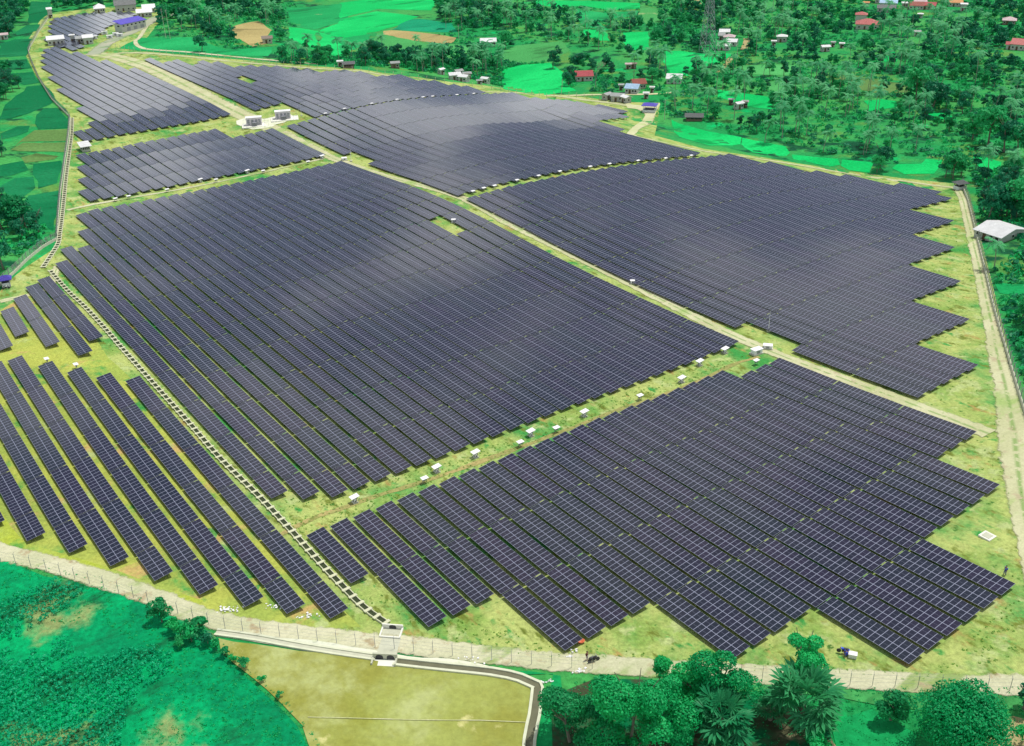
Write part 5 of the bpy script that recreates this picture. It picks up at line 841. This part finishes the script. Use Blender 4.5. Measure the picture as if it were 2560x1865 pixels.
for x, y, w in ((1221, 110, 'open white shed'), (1150, 198, 'white roadside cluster'), (1460, 195, 'red roofed house'), (1582, 228, 'light blue house'), (1684, 203, 'long white walled house'), (1812, 105, 'tower hamlet'), (1768, 131, 'power tower'), (1954, 102, 'grey walled hip house'), (2062, 126, 'tarp roofed hut'), (2165, 68, 'coral roofed villa'), (2215, 22, 'slate roofed building'), (2305, 20, 'red roofed compound'), (2388, 14, 'orange pyramid roof'), (2522, 58, 'pale pink roof'), (2548, 118, 'coral house at the right edge'), (1846, 270, 'white hut behind palms'), (2497, 585, 'large metal roofed house'), (667, 106, 'brown clearing hut'), (328, 70, 'control building'), (315, 24, 'grey workshop roof'), (127, 42, 'corner guard tower'), (1000, 98, 'ploughed field'), (1631, 270, 'blue open shelter'), (988, 168, 'lone grey hut'), (860, 165, 'thatched open shed'), (1550, 250, 'grey ruined house'), (2399, 473, 'right guard post'), (10, 98, 'pinkish left hut'), (2250, 215, 'olive fallow field'), (2480, 720, 'lower right fence'), (2300, 90, 'meadow hut'), (430, 60, 'twin pale poles'), (560, 1600, 'left end of the white canal'), (214, 374, 'pale corner shelter')):
    LM.append((*px(x, y), w))
LCNT = {}
LOOK = {('tree', 0): 'round leafy tree', ('tree', 1): 'dark rounded tree', ('tree', 2): 'low spreading green tree', ('tree', 3): 'tall dark tree', ('tree', 4): 'broad mid green tree', ('tree', 5): 'slim dark green tree', ('palm', 0): 'coconut palm', ('palm', 1): 'tall coconut palm', ('palm', 2): 'short coconut palm', ('palm', 3): 'very tall coconut palm', ('shrub', 0): 'leafy bush', ('shrub', 1): 'bright green bush', ('shrub', 2): 'dark bush'}
def plant(key, X, Y, s=1.0, rz=None, label=None, group=None):
    cm, tm, h, r = KINDS[key]; nm = {'tree': 'broadleaf_tree', 'palm': 'coconut_palm', 'shrub': 'shrub', 'fan': 'fan_palm', 'big': 'broadleaf_tree'}[key[0]]
    rt = root(nm, gnd(X, Y), rng.uniform(0, 6.28) if rz is None else rz, s)
    if label is None:
        d, w = min((math.hypot(a - X, b - Y), w) for a, b, w in LM); kk = (LOOK[key], w); LCNT[kk] = LCNT.get(kk, 0) + 1; label = f'{LOOK[key]}, {nth(LCNT[kk])} nearest to the {w}'
    tag(rt, label, {'tree': 'tree', 'big': 'tree', 'palm': 'palm tree', 'fan': 'palm tree', 'shrub': 'bush'}[key[0]], group)
    c = link('foliage' if key[0] == 'shrub' else 'crown', cm, rt); t = link('stem' if key[0] == 'shrub' else 'trunk', tm, rt); return rt
def inpoly(x, y, P_):
    c = False; j = len(P_) - 1
    for i in range(len(P_)):
        if (P_[i][1] > y) != (P_[j][1] > y) and x < (P_[j][0] - P_[i][0]) * (y - P_[i][1]) / (P_[j][1] - P_[i][1]) + P_[i][0]: c = not c
        j = i
    return c
NOGO = [pxs(l, *z) for nm, mk, l, z in FIELDS if nm != 'fallow_field' or True]
HOUSES = [(o.location.x, o.location.y) for o in C.objects if o.get('category') in ('house', 'shed', 'building', 'shelter', 'power tower')]
def clear(X, Y, pad=0): return not any(inpoly(X, Y, p) for p in NOGO) and not inpoly(X, Y, FARM) and not any(-9 - pad < (a - X) * -a / math.hypot(a, b) * 0 + ((X - a) * a + (Y - b) * b) / math.hypot(a, b) + 22 < 28 + pad and abs((X - a) * b - (Y - b) * a) / math.hypot(a, b) < 6.5 + pad for a, b in HOUSES)
# regions of scattered trees: outline in photo pixels, spacing in metres, kind weights
REG = [
 ([(140, -60), (520, -60), (500, 12), (420, 24), (330, 14), (250, 18), (170, 32), (135, 36)], 6.5, 'd', 0), ([(-60, -20), (78, -20), (70, 40), (40, 62), (45, 88), (-40, 110)], 6.5, 'd', 0),
 ([(385, 50), (450, 20), (540, 0), (700, -10), (715, 40), (690, 70), (640, 60), (590, 60), (575, 92), (480, 96), (395, 90)], 6.2, 'm', .25), ([(480, 92), (560, 92), (620, 108), (690, 70), (712, 100), (690, 128), (520, 128)], 13, 'm', .6),
 ([(690, 150), (800, 148), (860, 132), (960, 140), (1060, 128), (1180, 130), (1262, 150), (1258, 200), (1240, 212), (1130, 196), (1000, 176), (860, 164), (700, 158)], 5.6, 'm', .42),
 ([(1085, 12), (1140, 4), (1252, 12), (1258, 78), (1150, 80), (1110, 60)], 6.2, 'd', .12), ([(1250, 10), (1300, 0), (1370, 8), (1470, 40), (1475, 118), (1400, 100), (1380, 100), (1300, 90), (1260, 80)], 7.5, 'm', .35),
 ([(1250, 100), (1290, 96), (1300, 128), (1262, 132)], 7, 'm', .3), ([(1370, 140), (1440, 150), (1450, 176), (1375, 170)], 8, 'm', .2),
 ([(1470, 40), (1560, 60), (1640, 60), (1640, 10), (1740, -30), (1800, -30), (1800, 130), (1760, 170), (1720, 245), (1600, 222), (1560, 228), (1500, 230), (1440, 222), (1410, 190), (1425, 170), (1470, 120)], 6.4, 'm', .22),
 ([(1740, -60), (2620, -60), (2620, 120), (1800, 120)], 6.6, 'm', .30), ([(1700, 120), (2620, 120), (2620, 250), (2300, 240), (1700, 215)], 7.2, 'm', .34),
 ([(1640, 215), (2400, 235), (2620, 260), (2620, 330), (2440, 345), (2300, 330), (2230, 400), (2160, 395), (2120, 340), (1950, 350), (1900, 355), (1760, 318), (1650, 290)], 7.0, 'm', .42),
 ([(2360, 400), (2440, 395), (2450, 440), (2370, 440)], 7, 'd', 0), ([(2440, 450), (2620, 430), (2640, 560), (2540, 575), (2452, 560)], 5.8, 'd', .06), ([(2470, 620), (2640, 600), (2640, 760), (2510, 760), (2492, 690)], 7.0, 'm', .2), ([(2540, 800), (2660, 760), (2700, 1000), (2590, 1000)], 6, 'm', .1),
 ([(-60, 120), (40, 175), (60, 215), (30, 265), (-60, 300)], 6.2, 'd', 0), ([(-60, 480), (60, 510), (125, 560), (118, 600), (80, 612), (-60, 570)], 7.5, 'd', 0), ([(-60, 330), (20, 340), (10, 400), (-60, 430)], 8, 'd', 0),
 ([(490, 10), (560, -60), (900, -60), (880, 4), (720, 2)], 9, 'm', .3),
]
cand = []
for ri, (pl, sp, tone, pf) in enumerate(REG):
    W = [px(*a) for a in pl]; xs, ys = [p[0] for p in W], [p[1] for p in W]; rr = random.Random(100 + ri); x = min(xs)
    while x < max(xs):
        y = min(ys)
        while y < max(ys):
            X, Y = x + rr.uniform(-.5, .5) * sp, y + rr.uniform(-.5, .5) * sp; cl = (math.sin(X * .045 + 1.3) * math.cos(Y * .05) + math.sin(X * .11 + Y * .09)) * .5
            if inpoly(X, Y, W) and rr.random() < (.48 + .95 * cl if tone == 'm' else .97) and clear(X, Y): cand.append((X, Y, 'palm' if rr.random() < pf * (1 + .9 * math.sin(X * .06 - Y * .03)) else 'tree', tone, rr.random()))
            y += sp
        x += sp
hero = []    # trees that can be told apart: (x, y of the base in photo pixels, key, size)
for x, y, k, s in ((2200, 425, ('tree', 1), 1.25), (2192, 432, ('tree', 4), .8), (2382, 448, ('tree', 4), 1.15), (2402, 440, ('tree', 0), 1.1), (2362, 445, ('tree', 3), .9), (2290, 262, ('tree', 4), 2.1), (2330, 275, ('tree', 1), 1.8), (2312, 238, ('tree', 3), 1.6), (2470, 365, ('tree', 4), 1.9), (2510, 380, ('tree', 1), 1.7), (2430, 350, ('tree', 0), 1.5), (2545, 395, ('tree', 4), 1.5),
                   (2496, 545, ('tree', 1), 1.5), (2470, 552, ('tree', 3), 1.1), (2540, 548, ('tree', 4), 1.6), (1264, 122, ('tree', 4), 1.3), (935, 146, ('tree', 1), 1.3), (1382, 172, ('tree', 3), 1.1), (1428, 208, ('tree', 3), 1.0), (1420, 214, ('tree', 1), 1.0), (505, 128, ('tree', 1), 1.2), (50, 575, ('tree', 4), 1.35), (66, 570, ('tree', 1), 1.1), (100, 590, ('tree', 1), 1.1), (8, 672, ('tree', 3), 1.2), (24, 92, ('tree', 3), 1.3), (10, 90, ('tree', 1), 1.0), (766, 126, ('tree', 0), .8), (22, 172, ('shrub', 2), 1.6), (52, 172, ('shrub', 2), 1.6), (404, 1556, ('tree', 2), .62), (493, 1580, ('shrub', 0), 1.1), (480, 1605, ('shrub', 0), .9), (470, 1600, ('shrub', 1), 1.0), (452, 1590, ('shrub', 1), .9), (520, 1610, ('shrub', 2), .8), (560, 1640, ('shrub', 0), .6), (610, 1672, ('shrub', 0), .7), (585, 1655, ('shrub', 1), .5), (655, 1705, ('shrub', 1), .45), (700, 1745, ('shrub', 0), .4), (540, 1622, ('shrub', 1), .6), (430, 1575, ('shrub', 1), .8), (455, 1615, ('shrub', 0), .7),
                   (1040, 138, ('palm', 1), .9), (1835, 300, ('palm', 3), 1.0), (1860, 256, ('palm', 1), 1.1), (1912, 356, ('palm', 2), 1.1), (1950, 300, ('palm', 1), 1), (1790, 232, ('palm', 1), 1), (1806, 228, ('palm', 1), .9), (1842, 236, ('palm', 3), .9), (1860, 252, ('palm', 0), .9), (2058, 380, ('palm', 2), 1), (2288, 380, ('palm', 0), 1.0), (2485, 670, ('palm', 2), .9), (2535, 264, ('palm', 1), 1.1), (1115, 70, ('palm', 3), 1), (1315, 80, ('palm', 3), 1), (1335, 78, ('palm', 1), 1), (1372, 82, ('palm', 3), 1), (1270, 60, ('palm', 3), 1.1)):
    hero.append((*px(x, y), k, s))
ind = []
for X, Y, k, s in hero: ind.append((X, Y, k, s))
cand.sort(key=lambda c: math.hypot(c[0], c[1])); n_t = n_p = 0; rest = []
for X, Y, kd, tone, rv in cand:
    i = int(rv * 997) % (4 if kd == 'palm' else 6); i = i if tone == 'm' or kd == 'palm' else (1, 3, 5, 1, 3, 4)[i]; s = .58 + .5 * ((rv * 53) % 1); vis = abs(X) < (Y * .50 + 25)
    if kd == 'palm': s = .80 + .35 * ((rv * 53) % 1)
    if vis and ((kd == 'palm' and n_p < 275) or (kd == 'tree' and n_t < 268)):
        ind.append((X, Y, (kd, i), s)); n_p += kd == 'palm'; n_t += kd == 'tree'
    else: rest.append((X, Y, kd, i, s, rv))
ind.sort(key=lambda t: min(math.hypot(a - t[0], b - t[1]) for a, b, w in LM))
for X, Y, k, s in ind: plant(k, X, Y, s, None, None, {'tree': 'trees beyond the fence', 'palm': 'coconut palms among the fields', 'shrub': 'bushes by the fields'}[k[0]])
for kd, mat, nmx in (('tree', M_leafD, 'far_tree_cover'), ('palm', M_palm, 'far_palm_cover')):
    acc = []; base = [crown_pts(70 + i, KINDS[('tree', i)][3], KINDS[('tree', i)][2] * .78, KINDS[('tree', i)][2] * .16, 300, .7) for i in range(6)] if kd == 'tree' else [palm_pts(i, 4.0, 12, 4) + np.array([0, 0, KINDS[('palm', i)][2]]) for i in range(4)]
    mats = []
    for X, Y, k2, i, s, rv in rest:
        if k2 != kd: continue
        a = rv * 40; co, si = math.cos(a), math.sin(a); Bp = base[i] * s; acc.append(np.stack([Bp[:, 0] * co - Bp[:, 1] * si + X, Bp[:, 0] * si + Bp[:, 1] * co + Y, Bp[:, 2] + gz(X, Y)], 1)); mats.append((len(Bp) // 4, 1 if (rv * 17) % 1 < .45 else 0))
    if acc:
        V = np.concatenate(acc); me = fmesh(nmx, V, mat); me.materials.append(M_leafM if kd == 'tree' else M_fan); me.polygons.foreach_set('material_index', np.repeat([m[1] for m in mats], [m[0] for m in mats]).astype(np.int32)); o = link(nmx, me); tag(o, 'distant mass of ' + ('green trees' if kd == 'tree' else 'coconut palms') + ' filling the far upper part of the view', 'woodland' if kd == 'tree' else 'palm grove', kind='stuff')
print('TREES', n_t, n_p, 'rest', len(rest))
# undergrowth between the trees
rs = np.random.RandomState(5); acc = []; mi = []
for pl, n in (([(1640, 0), (2620, -60), (2620, 330), (2440, 440), (2150, 400), (1900, 350), (1640, 290)], 5200), ([(690, 140), (1270, 130), (1700, 230), (1640, 240), (1300, 218), (980, 172), (700, 160)], 1500), ([(2430, 430), (2640, 400), (2740, 1100), (2600, 1050), (2500, 760)], 1100), ([(380, 0), (740, 0), (740, 140), (400, 120)], 700), ([(-60, 480), (130, 540), (120, 610), (-60, 700)], 160), ([(1090, 0), (1640, 0), (1640, 120), (1100, 110)], 700)):
    W = [px(*a) for a in pl]; xs, ys = [p[0] for p in W], [p[1] for p in W]; k = 0; t = 0
    while k < n and t < n * 6:
        t += 1; X, Y = rs.uniform(min(xs), max(xs)), rs.uniform(min(ys), max(ys))
        if inpoly(X, Y, W) and clear(X, Y, -2.5): r = rs.uniform(.5, 1.7); acc.append(leaves(rs, (X, Y, gz(X, Y) + r * .3), r, 16, .42 + r * .12, .7, .1)); mi.append(rs.randint(0, 3)); k += 1
V = np.concatenate(acc); me = fmesh('undergrowth', V, M_leafM)
for m in (M_leafB, M_leafD): me.materials.append(m)
me.polygons.foreach_set('material_index', np.repeat(mi, 16).astype(np.int32)); tag(link('undergrowth', me), 'low green scrub covering the ground between the trees', 'undergrowth', kind='stuff')
# row crop in the lower left field
CR = pxs([(-700, 620), (0, 700), (150, 640), (330, 560), (520, 600), (560, 640), (430, 730), (350, 800), (400, 930), (520, 1060), (700, 1060), (900, 1000), (1080, 1010), (1170, 1090), (1060, 1210), (900, 1330), (830, 1440), (800, 1640), (800, 2000), (-900, 2000)], *Z7)
xs, ys = [-75, 5], [95, 175]; a0, b0 = Vector((*px(0, 1738), 0)), Vector((*px(190, 1624), 0)); dr = (b0 - a0).normalized(); nr = Vector((-dr.y, dr.x, 0)); acc = []; cx_, cy_ = (min(xs) + max(xs)) / 2, (min(ys) + max(ys)) / 2
for i in range(-75, 76):
    for j in range(-110, 111):
        X = cx_ + dr.x * j * .78 + nr.x * i * 1.32 + rs.uniform(-.2, .2); Y = cy_ + dr.y * j * .78 + nr.y * i * 1.32 + rs.uniform(-.2, .2)
        if inpoly(X, Y, CR) and X > -Y * .6 - 10 and rs.uniform() < .96 + 1.2 * math.sin(X * .31 + 2) * math.sin(Y * .27) * (math.sin(X * .11 - Y * .07) > .2): r = rs.uniform(.40, .72) * (1 + .18 * math.sin(X * .4) * math.cos(Y * .33)); acc.append(leaves(rs, (X, Y, gz(X, Y) + .45 * r + .3), r, 24, .20, .8, .1))
tag(link('row_crop', fmesh('row_crop', np.concatenate(acc), M_crop2)), 'dense leafy crop planted in rows at the lower left', 'crop', kind='stuff')
# weeds
acc = []; mi = []
for pl, n, r0 in ((pxs([(560, 1150), (760, 1235), (1100, 1160), (1700, 930), (1900, 880), (1720, 965), (1050, 1240), (760, 1340), (870, 1480), (1080, 1590), (1300, 1640), (1900, 1680), (2300, 1700), (2540, 1640), (2540, 1500), (2330, 1680), (1900, 1660), (1500, 1620), (1180, 1560), (900, 1470), (740, 1330), (640, 1200)]), 900, .18), (pxs([(420, 620 + 1000), (540, 1590), (640, 1680), (760, 1800), (800, 1865), (330, 1865), (340, 1760), (430, 1700)]), 500, .3), (pxs([(0, 1400), (240, 1440), (520, 1580), (430, 1650), (250, 1560), (150, 1560), (0, 1500)]), 300, .3), (pxs([(1400, 1700), (2560, 1720), (2560, 1865), (1400, 1865)]), 700, .3), (pxs([(2280, 500), (2380, 470), (2560, 1250), (2560, 1700), (2480, 1350), (2300, 1080), (2230, 900)]), 300, .2), (pxs([(120, 640), (230, 780), (520, 1120), (640, 1260), (600, 1240), (380, 980), (100, 700)]), 200, .2)):
    xs, ys = [p[0] for p in pl], [p[1] for p in pl]; k = t = 0
    while k < n and t < n * 12:
        t += 1; X, Y = rs.uniform(min(xs), max(xs)), rs.uniform(min(ys), max(ys))
        if inpoly(X, Y, pl): r = rs.uniform(.5, 1.4) * r0; acc.append(leaves(rs, (X, Y, gz(X, Y) + .06), r, 8, .13, .5, .1)); mi.append(2 if r0 > .25 else 0); k += 1
me = fmesh('weeds', np.concatenate(acc), M_weed); me.materials.append(M_dry); me.materials.append(M_leafB); me.polygons.foreach_set('material_index', np.repeat(mi, 8).astype(np.int32)); tag(link('weeds', me), 'low weeds and grass tufts on the open ground', 'weeds', kind='stuff')
# ---------------------------------------------------------------- foreground trees
def bigtree(x, y, h, r, n, mat, label, seed, s=.19, cz=.38, tr=.25, shape='round'):
    X, Y = px(x, y); k = ('big', seed); reg(k, fmesh('crown', crown_pts(seed, r, h * (1 - cz), h * cz, n, s, shape), mat), trunk_mb(h, tr, seed, 6).mesh('trunk', [M_bark]), h, r); plant(k, X, Y, 1.0, 0, label)
bigtree(1425, 1855, 8.2, 4.8, 10000, M_leafM, 'bushy olive green tree nearest the canal corner', 201, cz=.12)
bigtree(1572, 1880, 13.5, 5.9, 17000, M_leafB, 'tallest bright green tree left in the foreground clump', 202, cz=.10); bigtree(1660, 1840, 8.5, 4.6, 7500, M_leafB, 'dense green tree between the tallest one and the fan palm', 203, cz=.2)
bigtree(1725, 1765, 7.5, 4.1, 6500, M_leafB, 'left of two rounded trees against the end of the rows', 204, cz=.2); bigtree(1800, 1775, 8.8, 4.9, 9000, M_leafB, 'right of two rounded trees against the end of the rows', 205, cz=.2); bigtree(1655, 1715, 5.0, 2.2, 1800, M_leafB, 'small umbrella shaped tree peeping over the road', 206, cz=.5)
bigtree(2003, 1735, 10.5, 3.0, 6500, M_leafB, 'upright bright green tree behind the big fan palm', 207, cz=.35); bigtree(2392, 1880, 9.0, 5.9, 18000, M_leafB, 'large round leafy tree at lower right', 208, cz=.02, shape='ball'); bigtree(2225, 1800, 4.6, 2.6, 2600, M_leafM, 'small dark leafy tree left of the large round one', 209, cz=.15)
bigtree(2560, 1775, 4.5, 1.6, 1500, M_leafD, 'narrow dark tree cut by the right edge', 210, cz=.2); bigtree(2565, 1880, 4, 2.2, 2000, M_leafB, 'bushy tree at the lower right corner', 211, cz=.15); bigtree(1700, 1880, 4.0, 2.2, 2600, M_leafB, 'bluish green young tree left of the fan palm', 212, cz=.12, shape='cone'); bigtree(1592, 1890, 3.0, 1.8, 1800, M_leafB, 'low bright bush at the bottom below the tallest tree', 213, cz=.1); bigtree(2035, 1885, 3.4, 2.4, 2600, M_leafB, 'low leafy tree under the big fan palm', 214, cz=.1); bigtree(1530, 1905, 3.2, 2.2, 1800, M_leafD, 'dark bush at the bottom edge left of the bright one', 215, cz=.1); bigtree(1480, 1880, 3.2, 2.0, 1600, M_leafD, 'dark scrubby bush below the olive green tree', 216, cz=.1)
for i, (x, y, R_, hh, lb) in enumerate(((1800, 1838, 4.4, 3.4, 'wide fan palm with spiky leaves left of centre clump'), (2003, 1810, 5.6, 4.2, 'biggest fan palm with drooping spiky fans'), (1925, 1800, 2.6, 2.0, 'small fan palm at the left foot of the biggest one'), (1795, 1900, 2.8, 1.4, 'low fan palm at the bottom edge'))):
    V = fan_pts(300 + i, R_, 34 if R_ > 4 else 22, 13) + np.array([0, 0, hh]); reg(('fan', i), fmesh('crown', V, M_fan), MB().bar((0, 0, -.3), (0, 0, hh), .7, n=9, w2=.5).mesh('trunk', [M_bark]), hh, R_); X, Y = px(x, y); plant(('fan', i), X, Y, 1.0, i * .8, lb)
def bare_tree(x, y, h, label):
    X, Y = px(x, y); rt = root('bare_tree', gnd(X, Y), 1.0); tag(rt, label, 'tree'); MB().bar((0, 0, -.3), (.2, 0, h * .45), .42, n=7, w2=.28).build('trunk', M_barkp, rt); m = MB(); rr = random.Random(4)
    def br(p, d, L, w, k):
        q = p + d * L; m.bar(p, q, w, n=5, w2=w * .6)
        if k: [br(q, (d + Vector((rr.uniform(-.7, .7), rr.uniform(-.7, .7), rr.uniform(0, .4)))).normalized(), L * .7, w * .6, k - 1) for _ in range(3)]
    for _ in range(3): br(Vector((.2, 0, h * .45)), Vector((rr.uniform(-.6, .6), rr.uniform(-.6, .6), 1)).normalized(), h * .2, .24, 3)
    m.build('branches', M_barkp, rt)
bare_tree(1489, 222, 15, 'pale bare branching tree right of the red roofed house')
